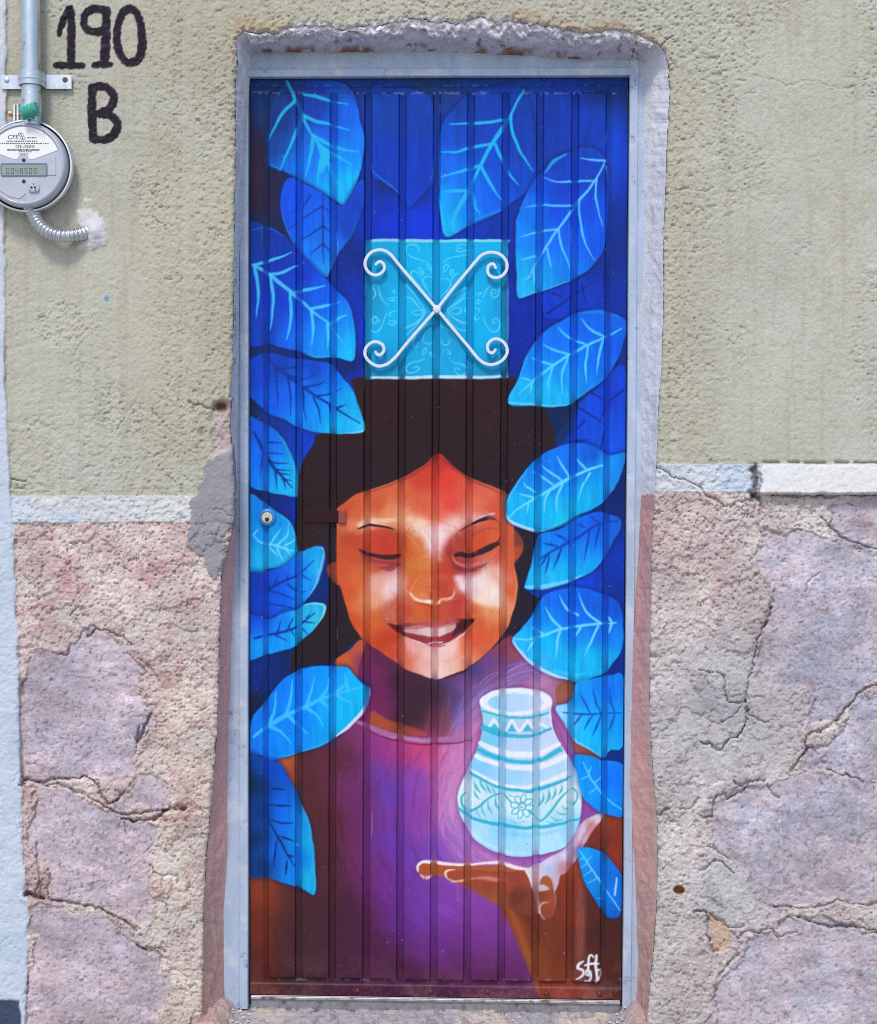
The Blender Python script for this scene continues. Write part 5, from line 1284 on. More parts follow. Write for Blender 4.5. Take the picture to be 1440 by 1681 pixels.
leaf("862,964 873,924 880,889 889,876 920,868 942,853 971,842 995,842 1018,852 1018,869 1007,889 990,918 971,938 949,949 933,955 909,962 887,966",
     [(985, 860, (14, 66, 215)), (930, 880, (10, 90, 236)), (960, 870, (10, 84, 235)), (900, 885, (10, 100, 236)), (890, 920, (12, 120, 236)), (950, 910, (10, 110, 240)), (1000, 875, (12, 84, 230)), (920, 940, (14, 146, 240)), (880, 950, (40, 170, 234)), (960, 930, (14, 140, 236)), (905, 955, (40, 180, 232))],
     (10, 48, 172),
     ["1018,854 984,860 960,875 935,889 904,907 886,918", "984,859 969,847", "960,866 947,858", "931,887 909,875", "915,897 891,891", "984,862 977,900", "969,870 959,919", "922,898 909,935", "902,911 895,943", "898,912 888,928"], w=(2, 4, 5, 4, 2), bw=(3, 4, 1), halo=.5,
     rim=[("863,963 887,964 909,960 935,953 955,944", (4, 9, 8, 6, 2), (120, 216, 236), .75)])
leaf("841,1050 853,1035 871,1013 884,990 898,975 933,965 965,967 990,975 1012,985 1020,1000 1024,1040 1018,1073 1007,1087 995,1104 975,1111 949,1119 931,1115 909,1109 875,1091 853,1069",
     [(910, 985, (12, 84, 232)), (960, 985, (12, 70, 222)), (1005, 1000, (14, 60, 205)), (880, 1020, (12, 110, 240)), (940, 1015, (12, 84, 236)), (990, 1040, (12, 84, 232)), (860, 1050, (40, 160, 236)), (900, 1055, (16, 150, 240)), (940, 1050, (12, 110, 240)), (920, 1085, (20, 180, 236)), (960, 1080, (14, 168, 240)), (950, 1105, (22, 184, 234)), (1000, 1080, (14, 140, 236)), (1010, 1050, (14, 110, 236)), (890, 1085, (60, 190, 236))],
     (112, 212, 246),
     ["843,1048 875,1048 920,1033 953,1027 982,1024 1012,1022", "922,1031 905,1015 896,996", "948,1010 930,998 918,978", "985,1023 967,1010 958,996 950,974", "920,1035 915,1053 912,1080", "982,1027 971,1049 960,1078", "953,1029 944,1044", "878,1051 864,1069", "890,1040 874,1028", "1004,1022 998,1010", "1003,1024 999,1040"], w=(2, 4, 4, 4, 2), bw=(4, 4, 1), halo=.4,
     rim=[("842,1051 853,1068 875,1090 909,1108 931,1114", (2, 5, 5, 6, 2), (200, 222, 240), .85), ("910,1100 940,1108 960,1104", (4, 8, 2), (80, 200, 238), .5)])
leaf("912,1161 933,1153 942,1142 947,1120 975,1113 1004,1109 1024,1115 1024,1220 1002,1231 990,1244 964,1227 942,1213 927,1187",
     [(920, 1165, (170, 214, 244)), (935, 1185, (120, 200, 244)), (950, 1150, (10, 110, 244)), (1000, 1130, (12, 96, 240)), (970, 1190, (10, 140, 248)), (1010, 1190, (10, 120, 246)), (985, 1225, (10, 150, 244)), (950, 1205, (30, 160, 244))],
     (12, 62, 196),
     ["924,1168 955,1172 989,1171 1020,1171", "969,1170 960,1153 952,1138", "987,1170 978,1151 973,1131", "1009,1171 1002,1151 1001,1127", "955,1173 942,1189", "973,1173 958,1198", "987,1173 973,1207", "1009,1173 1000,1200"], w=(2, 4, 3.4, 2), bw=(2, 4, 1.4), halo=.3,
     rim=[("928,1188 942,1213 964,1227 985,1240", (2, 4, 3, 1), (150, 214, 240), .8)])
leaf("942,1242 965,1240 989,1247 1026,1260 1026,1336 990,1334 969,1320 956,1307 949,1280", [(960, 1255, (10, 120, 244)), (1000, 1280, (10, 90, 240)), (970, 1300, (12, 130, 246)), (1000, 1325, (10, 110, 240))], (100, 196, 246),
     ["956,1250 972,1280 996,1310 1020,1328", "966,1268 970,1256", "976,1284 990,1272", "966,1272 952,1280", "980,1292 966,1302"], w=(2, 3, 2), bw=(2, 2, 1), halo=.35)
leaf("948,1392 965,1390 987,1397 1003,1413 1017,1431 1023,1450 1020,1496 1010,1507 996,1504 981,1483 960,1447 950,1413",
     [(960, 1405, (12, 130, 236)), (990, 1420, (10, 96, 225)), (1005, 1440, (14, 80, 205)), (975, 1450, (10, 120, 232)), (1005, 1480, (12, 96, 225)), (990, 1490, (10, 84, 205)), (1010, 1500, (10, 70, 190))], (120, 196, 246),
     ["951,1394 968,1420 987,1449 1018,1494", "958,1406 950,1410", "964,1416 953,1424", "972,1428 958,1437", "980,1440 964,1449", "964,1412 972,1404", "990,1476 980,1472"], w=(2, 3, 2.4, 2), bw=(2, 1.6, .8), halo=.3)
stroke("1012,1441 1011,1455 1010,1470", (2, 3, 2), (200, 226, 250), .9)

# --- painted window field behind the ironwork
fill("600,394 834,394 833,622 600,622", [(620, 420, (10, 160, 212)), (700, 420, (6, 172, 222)), (810, 420, (8, 168, 220)), (620, 560, (8, 164, 220)), (700, 600, (16, 162, 212)), (800, 560, (4, 170, 224)), (640, 605, (16, 140, 190)), (815, 606, (16, 138, 192)), (716, 560, (16, 150, 206)), (650, 510, (4, 176, 226)), (790, 500, (4, 174, 226)), (606, 500, (20, 140, 190)), (829, 500, (16, 140, 196))], .8, smooth=False, csoft=500)
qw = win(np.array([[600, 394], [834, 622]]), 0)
CAN[qw] *= 1 - (np.array([.25, .14, .10]) * GRV[qw][..., None])  # groove strips darkened as in the leaves, recess shade included
stroke("602,396 660,395 715,396 834,396", (4, 5, 4, 4), (150, 212, 224), .85, .3); stroke("602,619 650,620 715,619 832,619", (3, 5, 5, 4), (206, 224, 230), .9, .3)
stroke("601,398 600,500 601,620", (2, 1.5, 2), (96, 190, 216), .7); stroke("833,396 834,500 832,620", (2, 2, 2), (170, 214, 228), .7)
LA = (106, 214, 240)
def wz(s): return np.array([[590 + a / 5.538, 380 + b / 5.538] for a, b in PT(s)])
for s in ("430,200 425,150 460,120 520,125 548,160 530,185", "440,205 470,235 540,255 620,280", "770,285 820,245 900,225 985,210", "880,140 930,122 985,130 990,165 930,185 880,180 900,155 940,160",
          "615,310 625,295 640,310 655,350 640,345 620,325", "540,345 550,330 570,345 585,395 560,380 542,350", "660,350 663,385", "670,610 620,530 580,460 600,420 640,410 675,430", "575,440 520,370 490,360 475,400 560,510",
          "770,380 775,330 800,305 812,330 785,370", "830,405 830,370 850,355 858,380 840,405", "740,440 780,430 820,450 825,490 790,550 740,600", "835,450 870,400 905,385", "695,640 692,560 705,510 720,560 715,640",
          "140,495 175,505 185,560 215,630 265,665", "120,520 145,540 150,590 125,610", "300,545 320,530 325,560 305,565", "260,610 290,600 320,625 290,630 262,615", "300,600 350,600", "130,790 165,785 165,825 130,835 120,800 150,770 190,830",
          "90,860 110,905 160,915 205,870 225,800 255,735", "345,725 290,735 275,760 300,775", "270,825 300,815 340,830 310,855 270,845 270,825", "400,560 390,520 430,490 490,560 600,720", "430,600 480,620 540,690 590,725", "480,735 530,720 590,740 530,765 480,745 480,735",
          "600,735 570,785 500,835 425,880", "600,760 540,830 430,945", "800,715 840,610 900,545 970,515 985,540 930,600 800,715", "805,725 880,660 950,610 985,600", "830,730 880,690 925,705 915,745 860,745 820,725", "805,730 860,790 940,830 985,820", "985,690 955,715 985,750",
          "800,750 830,830 900,890 985,900", "1055,570 1110,560 1080,590", "1050,650 1080,620 1100,640 1060,660", "1125,595 1160,530 1205,480", "1285,470 1270,560 1230,605 1200,580 1215,530 1250,540 1225,570", "1050,705 1085,705 1090,740", "1060,760 1045,790 1070,805 1100,790",
          "1125,765 1150,840 1205,910 1260,900 1275,840 1250,790 1220,800 1225,840 1245,820", "680,830 600,860 520,930 490,1030 515,1060 545,1010", "580,1000 590,940 650,880", "590,1010 640,1030 675,1005", "740,860 830,910 880,990 905,1035", "740,990 760,1030 810,1025 820,980",
          "575,1115 590,1070 615,1065 605,1100 580,1120", "640,1130 645,1100 660,1105 660,1140", "790,1065 815,1090 825,1120 795,1100", "760,1075 765,1110", "600,1150 540,1180 470,1200 425,1240 440,1280 490,1285 545,1255 540,1230 490,1245", "810,1155 850,1190 940,1215 985,1250 970,1295 900,1300 860,1260 880,1240 915,1260"):
    stroke(wz(s), (1.0, 2.0, 1.0), LA, .85, .25, .9)
for s in ("430,600 480,620 540,690 590,725", "805,725 860,790 940,830 985,820", "600,735 540,810 425,880"): stroke(wz(s), (1, 3, 2), (150, 190, 226), .5, .2, 1)

# --- signature
for s, w in (("957,1577 950,1581 948,1587 957,1591 957,1598 951,1604 946,1606", (2, 3, 3.4, 3, 3.4, 3, 1.5)), ("969,1592 963,1591 962,1597 967,1598 970,1593 970,1602 966,1609 960,1609", 2.6), ("974,1570 970,1566 966,1570 966,1584 967,1600", (2, 2.6, 3, 3.2, 2)),
             ("979,1567 978,1580 980,1596 978,1612", (3, 3.4, 3.2, 2)), ("960,1583 972,1581 983,1581", (2, 3, 2)), ("980,1592 985,1591 987,1597 983,1604 979,1607", 2.6)):
    stroke(s, np.array(w) * 1.3 if not np.isscalar(w) else w * 1.3, (230, 228, 236), .97, smooth=True)

# the brush did not reach into the grooves: highlights are missing, undercoat shows, and some recess shade is painted in
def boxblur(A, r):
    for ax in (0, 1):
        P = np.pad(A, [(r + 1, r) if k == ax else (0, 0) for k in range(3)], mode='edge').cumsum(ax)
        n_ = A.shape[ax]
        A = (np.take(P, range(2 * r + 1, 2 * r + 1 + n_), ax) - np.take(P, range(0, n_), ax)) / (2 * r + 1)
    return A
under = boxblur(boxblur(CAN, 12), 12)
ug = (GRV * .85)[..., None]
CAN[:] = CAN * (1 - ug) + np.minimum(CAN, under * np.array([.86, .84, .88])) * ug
# the blues lean to azure
bl = (sstep(10, 70, CAN[..., 2] - np.maximum(CAN[..., 0], CAN[..., 1])) * sstep(80, 40, CAN[..., 0]) * sstep(.76, .60, CAN[..., 1] / (CAN[..., 2] + 1)))[..., None]
CAN[:] = CAN * (1 - bl) + (CAN * np.array([.62, 1.14, .96]) + np.array([0, 5, 0])) * bl
# worn paint: rails, drips, chips
glow(422, 290, 10, 50, (58, 30, 50), .5); stroke("414,1634 700,1637 1018,1640", (4, 4, 4), (74, 30, 34), .5)
chip = sstep(.80, .82, fbm(KX, KY, 2.6, 2, 330)) * sstep(.5, .7, fbm(KX, KY, 60, 3, 331)) * .3
edge_top = np.exp(-((KY - 153) / 3) ** 2) + np.exp(-((KY - 140) / 1.4) ** 2) * .6 + np.exp(-((KY - 1608) / 2.5) ** 2) * .6
rs = random.Random(77)
for k in range(150):
    x = rs.uniform(415, 1020); y = rs.uniform(160, 1600)
    stroke([(x, y), (x + rs.uniform(-1.5, 1.5), y + rs.uniform(0, 2))], rs.uniform(.7, 1.7), rs.choice([(190, 200, 225), (150, 160, 190), (40, 26, 34)]), rs.uniform(.3, .8))
for k in range(26):
    g_ = rs.choice(GROOVE_TOP); x = g_ + rs.choice([-6, 6]) + rs.uniform(-1, 1); y = rs.uniform(170, 1560); L_ = rs.uniform(8, 50)
    stroke([(x, y), (x - .2, y + L_)], (.5, rs.uniform(.8, 1.8), .5), rs.choice([(150, 170, 210), (90, 70, 90), (190, 190, 210)]), rs.uniform(.25, .6))
dust = sstep(1540, 1640, KY) * sstep(.42, .66, fbm(KX, KY, 24, 4, 351)) * .22 + sstep(1600, 1640, KY) * sstep(.5, .6, fbm(KX, KY, 5, 3, 352)) * .2
CAN[:] = CAN * (1 - dust[..., None]) + np.array([150, 120, 108]) * dust[..., None]
chip = np.clip(chip + edge_top * sstep(.56, .70, fbm(KX, KY, 5, 2, 332)), 0, 1) * .55
CAN[:] = CAN * (1 - chip[..., None]) + np.array([176, 190, 224]) * chip[..., None]
st = fbm(KX * 1.6, KY * .16, 4, 3, 340)
CAN *= (1 + .08 * (st - .5))[..., None]
CAN = np.clip(CAN, 2, 250)
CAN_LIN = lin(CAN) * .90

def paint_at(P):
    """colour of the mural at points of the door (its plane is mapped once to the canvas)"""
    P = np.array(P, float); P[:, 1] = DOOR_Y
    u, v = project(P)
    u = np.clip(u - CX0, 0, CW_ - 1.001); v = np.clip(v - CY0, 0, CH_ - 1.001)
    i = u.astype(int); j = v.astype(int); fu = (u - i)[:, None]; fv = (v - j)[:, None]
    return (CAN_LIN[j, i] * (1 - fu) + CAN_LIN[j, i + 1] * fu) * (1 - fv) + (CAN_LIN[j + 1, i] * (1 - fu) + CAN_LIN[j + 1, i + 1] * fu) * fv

# ------------------------------------------------------------------ the door leaf
XL, XR, ZB, ZT = -DOOR_W / 2, DOOR_W / 2, 0.0, DOOR_H
door = thing('painted_door', 'ribbed metal door painted with a smiling girl holding a glowing jar among blue leaves', 'door', (0, DOOR_Y, 0))
mural_mat = painted_mat('mural_enamel', .42, (.95, 1.04), 240, ((300, .25, .0010), (46, .3, .0018)), .15, 0.0, (1.0, 1.0, .35), .10)
PX = 1.4 * .0014                        # mesh pitch on the door
z_ptop = float(at(700, 153, DOOR_Y)[2]); z_pbot = float(at(700, 1608, DOOR_Y)[2])
RAISE = .0078

def lin_steps(a, b, pitch, edge=()):
    """regular stations plus a few close to both ends for the bevels"""
    n = max(2, int(round((b - a) / pitch)) + 1)
    s = np.linspace(a, b, n)
    ex = [a + e for e in edge] + [b - e for e in edge]
    s = np.unique(np.r_[s, ex])
    return s

def sheet(name, xs_, zs_, yfun, parent, label=None):
    A, B = np.meshgrid(xs_, zs_[::-1])
    Yp = yfun(A, B)
    Pq = np.stack([A, Yp, B], -1).reshape(-1, 3)
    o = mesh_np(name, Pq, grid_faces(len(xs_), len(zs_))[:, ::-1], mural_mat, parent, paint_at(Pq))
    if label: tag(o, label)
    return o

def dent(A, B):
    return (fbm(A * 1000, B * 1000, 190, 2, 401) - .5) * .0022 + (fbm(A * 1000, B * 1000, 22, 2, 402) - .5) * .0005

zrows = lin_steps(z_pbot, z_ptop, PX, (.0006, .0013, .0022, .0034))
for i in range(len(GROOVE_X) - 1):
    a = GROOVE_X[i] + GROOVE_W / 2; b = GROOVE_X[i + 1] - GROOVE_W / 2
    cols_ = lin_steps(a, b, PX, (.0006, .0013, .0022, .0034))
    def yf(A, B, a=a, b=b):
        e = np.minimum(np.minimum(A - a, b - A), np.minimum(B - z_pbot, z_ptop - B))
        t = np.clip(e / .0034, 0, 1)
        return DOOR_Y - RAISE * (t * t * (3 - 2 * t)) + dent(A, B) * t + .0004
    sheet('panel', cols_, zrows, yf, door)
# the flat of the sheet: groove floors and the two side margins in one pressed piece
parts = []
edges = [(XL, GROOVE_X[0] + GROOVE_W / 2 + .0006)] + [(g - GROOVE_W / 2 - .0006, g + GROOVE_W / 2 + .0006) for g in GROOVE_X[1:-1]] + [(GROOVE_X[-1] - GROOVE_W / 2 - .0006, XR)]
allV = []; allF = []; base = 0
for a, b in edges:
    c = lin_steps(a, b, PX); A, B = np.meshgrid(c, zrows[::-1])
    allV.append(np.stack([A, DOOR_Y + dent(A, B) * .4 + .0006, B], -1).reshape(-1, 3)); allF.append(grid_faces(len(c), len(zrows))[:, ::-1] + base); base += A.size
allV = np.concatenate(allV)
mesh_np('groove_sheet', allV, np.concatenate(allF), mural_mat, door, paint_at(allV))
def rail_top(A, B): return DOOR_Y + .0002 - .0016 * np.exp(-((B - float(at(700, 141, DOOR_Y)[2])) / .0022) ** 2) + dent(A, B) * .4
def rail_bot(A, B):
    zf = float(at(700, 1619, DOOR_Y)[2])
    return DOOR_Y + .0002 - .0030 * sstep(zf + .004, zf - .001, B) + dent(A, B) * .4
sheet('top_rail', lin_steps(XL, XR, PX), lin_steps(z_ptop + .0002, ZT, PX), rail_top, door)
sheet('bottom_rail', lin_steps(XL, XR, PX), lin_steps(ZB, z_pbot - .0002, PX), rail_bot, door)
# steel back and edges of the leaf
edge_mat = plain_mat('door_edge_steel', col(30, 40, 90), .5, .0, .2, 60)
MB().box(XL, XR, DOOR_Y + .004, DOOR_Y + .036, ZB, ZT).build('leaf_core', edge_mat, door)
# rivets of the bottom rail
riv_mat = plain_mat('rivet_paint', col(96, 44, 38), .45, .1, .25, 300, spec=.5)
for rx, ry in ((587, 1627), (707, 1628), (801, 1629), (897, 1632), (985, 1632)):
    c = at(rx, ry, DOOR_Y - .003)
    MB().lathe_y(c[0], DOOR_Y - .0028, c[2], [(.0058, 0), (.0054, .0018), (.0036, .0032), (.0012, .0037)], 20).build('rivet', riv_mat, door, 40)
# latch box
lat_mat = plain_mat('latch_paint', col(50, 26, 28), .5, .0, .2, 160, bumps=((300, .3, .0008),), spec=.12)
lat2 = plain_mat('latch_end_paint', col(150, 62, 54), .45, .0, .2, 160, bumps=((300, .4, .0008),))
a = at(497, 858, DOOR_Y - .012); b = at(555, 838, DOOR_Y - .012); c = at(568, 838, DOOR_Y - .012)
MB().box(a[0], b[0], DOOR_Y - .0105, DOOR_Y - .003, a[2], b[2], .0010).build('latch_bar', lat_mat, door)
MB().box(b[0] + .0006, c[0], DOOR_Y - .0135, DOOR_Y - .003, a[2] - .0012, b[2] + .0012, .0014).build('latch_end', lat2, door)
# cylinder lock
brass = plain_mat('lock_nickel', (.62, .60, .55), .25, 1.0, .1, 120)
dark = plain_mat('keyhole_dark', (.012, .012, .014), .5, 0, .1)
lockblue = plain_mat('lock_rim_paint', col(40, 130, 205), .4, .0, .15, 200)
c = at(438, 849.5, DOOR_Y - .02)
lock = MB().lathe_y(c[0], DOOR_Y, c[2], [(.0205, 0), (.0205, .008), (.0190, .012), (.0150, .0135), (.0132, .0128)], 48).build('lock', lockblue, door, 35)
MB().lathe_y(c[0], DOOR_Y - .010, c[2], [(.0131, 0), (.0131, .0040), (.0122, .0050)], 40).build('lock_cylinder', brass, lock, 35)
MB().prism([(c[0] - .004, c[2] + .0075), (c[0] + .004, c[2] + .0075), (c[0] + .004, c[2] - .001), (c[0] - .004, c[2] - .001)], DOOR_Y - .0152, DOOR_Y - .0158).build('key_plug', brass, lock)
kp = [(c[0] + .0052 * math.cos(t), c[2] - .005 + .0052 * math.sin(t)) for t in np.linspace(0, 2 * math.pi, 17)[:-1]]
MB().prism(kp, DOOR_Y - .0152, DOOR_Y - .0162).build('keyhole', dark, lock)
# wrought ironwork over the painted window field
iron = plain_mat('white_iron_paint', col(220, 228, 238, .78), .38, 0, .06, 200, bumps=((260, .35, .0009),), spec=.5)
IY = DOOR_Y - .0072 - .012
def flatbar(pts, name):
    p = resample(smooth_line(np.array([[590 + a_ / 5.538, 380 + b_ / 5.538] for a_, b_ in PT(pts)]), False, 1.5), 1.6)
    W3 = at(p[:, 0], p[:, 1], IY)
    w2, t2, r = .0036, .0030, .0009
    sec = [(-w2, -t2 + r), (-w2 + r, -t2), (w2 - r, -t2), (w2, -t2 + r), (w2, t2 - r), (w2 - r, t2), (-w2 + r, t2), (-w2, t2 - r)]
    n = len(W3); Vv = []
    for k in range(n):
        d = W3[min(k + 1, n - 1)] - W3[max(k - 1, 0)]; d /= np.linalg.norm(d)
        nrm = np.array([-d[2], 0, d[0]])
        tw = 1.0 if k < n - 6 else .80 + .2 * (n - 1 - k) / 6
        for s, q_ in sec: Vv.append(W3[k] + nrm * s * tw + np.array([0, q_, 0]))
    Fv = []
    m = len(sec)
    for k in range(n - 1):
        for s in range(m): Fv.append((k * m + s, k * m + (s + 1) % m, (k + 1) * m + (s + 1) % m, (k + 1) * m + s))
    Fv.append(tuple(range(m))[::-1]); Fv.append(tuple((n - 1) * m + s for s in range(m)))
    return MB().add(Vv, Fv).build(name, iron, door, 40)
flatbar("690,688 560,535 430,385 330,265 290,215 240,180 180,168 110,190 62,250 55,315 90,375 150,398 205,375 230,330 215,290 180,276 145,305", 'grille_scroll')
flatbar("690,722 560,870 430,1020 345,1125 290,1180 240,1212 170,1225 100,1190 55,1130 60,1060 110,1012 160,1005 210,1030 225,1075 205,1113 168,1122 142,1088", 'grille_scroll')
flatbar("720,688 840,535 960,390 1060,270 1120,212 1200,190 1280,210 1335,270 1340,345 1300,402 1240,422 1185,400 1166,352 1180,308 1218,296 1244,338", 'grille_scroll')
flatbar("720,722 850,880 990,1045 1080,1155 1150,1203 1220,1210 1300,1172 1345,1100 1330,1030 1280,986 1220,980 1175,1018 1165,1060 1180,1095 1212,1104 1245,1068", 'grille_scroll')
c = at(717.4, 507.5, IY)
MB().lathe_y(c[0], IY + .004, c[2], [(.0098, 0), (.0098, .006), (.008, .0092), (.004, .0105)], 20).build('grille_weld', iron, door, 40)
for zx in ("62,300", "62,1090", "1338,320", "1338,1080"):
    q_ = PT(zx)[0]; c = at(590 + q_[0] / 5.538, 380 + q_[1] / 5.538, DOOR_Y)
    MB().tube([(c[0], IY + .003, c[2]), (c[0], DOOR_Y + .002, c[2])], .0035, 10).build('grille_stud', iron, door, 40)

# ------------------------------------------------------------------ the metal frame
frame = thing('door_frame', 'pale blue painted metal frame around the mural door', 'door frame', (0, DOOR_Y, 0))
fr_mat = plain_mat('pale_blue_frame_paint', col(180, 194, 216), .5, 0, .12, 34, bumps=((60, .35, .0020), (260, .35, .0010)), dirt=(col(128, 142, 168), 26, .60, .10), spec=.3, stretch=(1, 1, .22))
_nt = fr_mat.node_tree; _b = _nt.nodes['Principled BSDF']; _src = _b.inputs['Base Color'].links[0].from_socket
_pos = geo_pos(_nt)
_r1 = ramp(_nt, noise_node(_nt, 55, 8, .75, _pos).outputs['Fac'], [(.66, (0, 0, 0)), (.70, (1, 1, 1))])
_nt.links.new(mixc(_nt, mixc(_nt, _src, col(224, 222, 226), ramp(_nt, noise_node(_nt, 12, 6, .7, _pos).outputs['Fac'], [(.52, (0, 0, 0)), (.68, (.7, .7, .7))])), col(132, 92, 78), _r1), _b.inputs['Base Color'])
G = .0028
def jamb(s):
    """profile swept up the side; s = -1 left, +1 right"""
    e = XL - G if s < 0 else XR + G
    prof = [(e, DOOR_Y + .04), (e, .0845), (e + s * .0015, .083), (e + s * .018, .083), (e + s * .0188, .0838), (e + s * .0188, .0868), (e + s * .020, .0878), (e + s * .085, .0878), (e + s * .085, DOOR_Y + .04)]
    zz = np.linspace(-.03, ZT + .10, 60)
    Vv = []; Fv = []
    for z in zz:
        for (x, y) in prof: Vv.append((x + (fbm(np.array([z * 1000.]), np.array([7. * s]), 160, 2, 5)[0] - .5) * .0016, y, z))
    m = len(prof)
    for k in range(len(zz) - 1):
        for j in range(m - 1): Fv.append((k * m + j, k * m + j + 1, (k + 1) * m + j + 1, (k + 1) * m + j))
    MB().add(Vv, Fv).build('jamb', fr_mat, frame, 30)
jamb(-1); jamb(1)
prof = [(DOOR_Y + .04, ZT + .0015), (.0830, ZT + .0015), (.0815, ZT + .003), (.0815, ZT + .017), (.0823, ZT + .018), (.0866, ZT + .018), (.0872, ZT + .0195), (.0872, ZT + .09), (DOOR_Y + .04, ZT + .09)]
xx = np.linspace(XL - .0225, XR + .0225, 40); Vv = []; Fv = []
for x in xx:
    for (y, z) in prof: Vv.append((x, y, z))
m = len(prof)
for k in range(len(xx) - 1):
    for j in range(m - 1): Fv.append((k * m + j, k * m + j + 1, (k + 1) * m + j + 1, (k + 1) * m + j))
MB().add(Vv, Fv).build('header', fr_mat, frame, 30)
# worn steel strip under the leaf
strip_mat = plain_mat('worn_steel_strip', (.30, .29, .31), .42, .55, .25, 40, bumps=((200, .3, .001),), dirt=(col(110, 80, 70), 25, .56, .12))
zs_t = ZB - .0025; zs_b = float(at(700, 1655, DOOR_Y)[2])
MB().box(XL + .002, XR - .002, DOOR_Y - .002, DOOR_Y + .03, zs_b - .02, zs_t, .001).build('sill_strip', strip_mat, frame)
lip_mat = plain_mat('bare_steel_lip', (.46, .43, .45), .45, .6, .35, 30, dirt=(col(96, 60, 56), 22, .50, .14))
MB().box(XL + .002, XR - .002, DOOR_Y - .0075, DOOR_Y - .0022, zs_t - .0075, zs_t - .001, .001).build('sill_lip', lip_mat, frame)

# ------------------------------------------------------------------ concrete threshold
thr_mat = painted_mat('rough_concrete', .95, (.8, 1.15), 160, ((420, .7, .002), (120, .5, .004)), .15)
xa = at(318, 1680, 0)[0]; xb = at(1078, 1680, 0)[0]
ux = np.linspace(xa, xb, 420); uy = np.r_[np.linspace(.135, -.035, 90), np.linspace(-.037, -.052, 14)]
TX, TY = np.meshgrid(ux, uy)
ztop = zs_b - .004
TZ = ztop - .02 * sstep(.10, -.03, TY) - (.17) * sstep(-.030, -.052, TY) ** 2
TZ = TZ + (fbm(TX * 1000, TY * 1000, 16, 4, 501) - .5) * .009 + (fbm(TX * 1000, TY * 1000, 90, 3, 502) - .5) * .012 - .008 * sstep(.62, .70, fbm(TX * 1000, TY * 1000, 14, 3, 503))
edge_ = np.minimum(TX - at(378, 1660, .09)[0], at(1030, 1660, .09)[0] - TX)
TZ += .035 * sstep(.03, -.02, edge_)
tcol = mix(np.zeros(TX.shape + (3,)) + C3(176, 170, 172), C3(206, 190, 178), sstep(.4, .65, fbm(TX * 1000, TY * 1000, 60, 3, 504)))
tcol = mix(tcol, C3(140, 134, 140), sstep(.58, .7, fbm(TX * 1000, TY * 1000, 18, 3, 505)) * .6)
tcol = mix(tcol, C3(196, 156, 150), sstep(.03, -.02, edge_) * .7)
thr = mesh_np('threshold', np.stack([TX, TY, TZ], -1).reshape(-1, 3), grid_faces(420, len(uy))[:, ::1], thr_mat, None, (lin(tcol) * ALB).reshape(-1, 3))
tag(thr, 'rough grey concrete threshold under the mural door', 'threshold')
# crumbs of broken plaster lying in the two corners
crumb_mat = plain_mat('plaster_crumbs', col(206, 198, 200), .95, 0, .2, 200, bumps=((500, .5, .001),))
rng = random.Random(11); mb = MB()
for (cx_, n_, sp) in ((402, 16, 16), (1012, 14, 16), (388, 6, 8), (900, 5, 60), (700, 5, 90)):
    for k in range(n_):
        px0 = cx_ + rng.uniform(-sp, sp); y0 = rng.uniform(.02, .085)
        w0 = at(px0, 1660, y0); r_ = rng.uniform(.002, .0062)
        jx = int(np.clip(np.searchsorted(ux, w0[0]), 0, 419)); jy = int(np.argmin(np.abs(uy - y0)))
        zc = TZ[jy, jx] + r_ * .3
        Vv = []
        for (sx_, sy_, sz_) in ((1, 0, 0), (-1, 0, 0), (0, 1, 0), (0, -1, 0), (0, 0, 1), (0, 0, -1)):
            Vv.append((w0[0] + sx_ * r_ * rng.uniform(.7, 1.5), y0 + sy_ * r_ * rng.uniform(.6, 1.3), zc + sz_ * r_ * rng.uniform(.4, .9)))
        mb.add(Vv, [(0, 2, 4), (2, 1, 4), (1, 3, 4), (3, 0, 4), (2, 0, 5), (1, 2, 5), (3, 1, 5), (0, 3, 5)])
tag(mb.build('plaster_rubble', crumb_mat), 'crumbs of broken plaster scattered on the concrete threshold', 'rubble', kind='stuff')

# ------------------------------------------------------------------ electricity meter and its conduits
galv = plain_mat('galvanised_steel', (.56, .58, .61), .34, .9, .14, 60, bumps=((40, .15, .001),), stretch=(1, 1, .15), dirt=(col(150, 156, 170), 18, .6, .1))
grey = plain_mat('grey_meter_plastic', col(188, 190, 204), .38, 0, .04, 60, spec=.5, coat=.25)
grey2 = plain_mat('meter_face_plastic', col(190, 192, 204), .5, 0, .06, 40, spec=.4, coat=.5, dirt=(col(160, 160, 168), 60, .60, .12))
ringm = plain_mat('meter_ring_steel', (.66, .67, .70), .30, .8, .08, 50)
blackp = plain_mat('black_plastic', (.015, .015, .018), .5, 0, .1)
whitep = plain_mat('white_print_label', col(246, 244, 240, .82), .5, 0, .02)
inkp = plain_mat('label_ink', col(60, 62, 80), .6, 0, .05)
lcdm = plain_mat('lcd_glass', col(150, 160, 152), .18, 0, .03)
MC = at(45, 273, -.03); mx, mz = MC[0], MC[2]
meter = thing('electricity_meter', 'round grey electricity meter with digital display beside the painted house number', 'electricity meter', (mx, 0, mz))
R0 = 76 * .00136
MB().lathe_y(mx, .012, mz, [(R0 * .90, 0), (R0 * .90, .030), (R0 * .97, .034)], 72).build('socket', galv, meter, 40)
MB().lathe_y(mx, 0, mz, [(R0 * .90, .020), (R0 * .985, .0205), (R0, .024), (R0, .034), (R0 * .985, .038), (R0 * .955, .0385), (R0 * .945, .036), (R0 * .945, .028)], 96, False).build('ring', ringm, meter, 45)
MB().lathe_y(mx, 0, mz, [(R0 * .945, .029), (R0 * .93, .030), (R0 * .915, .031)], 72, False).build('seal', blackp, meter, 45)
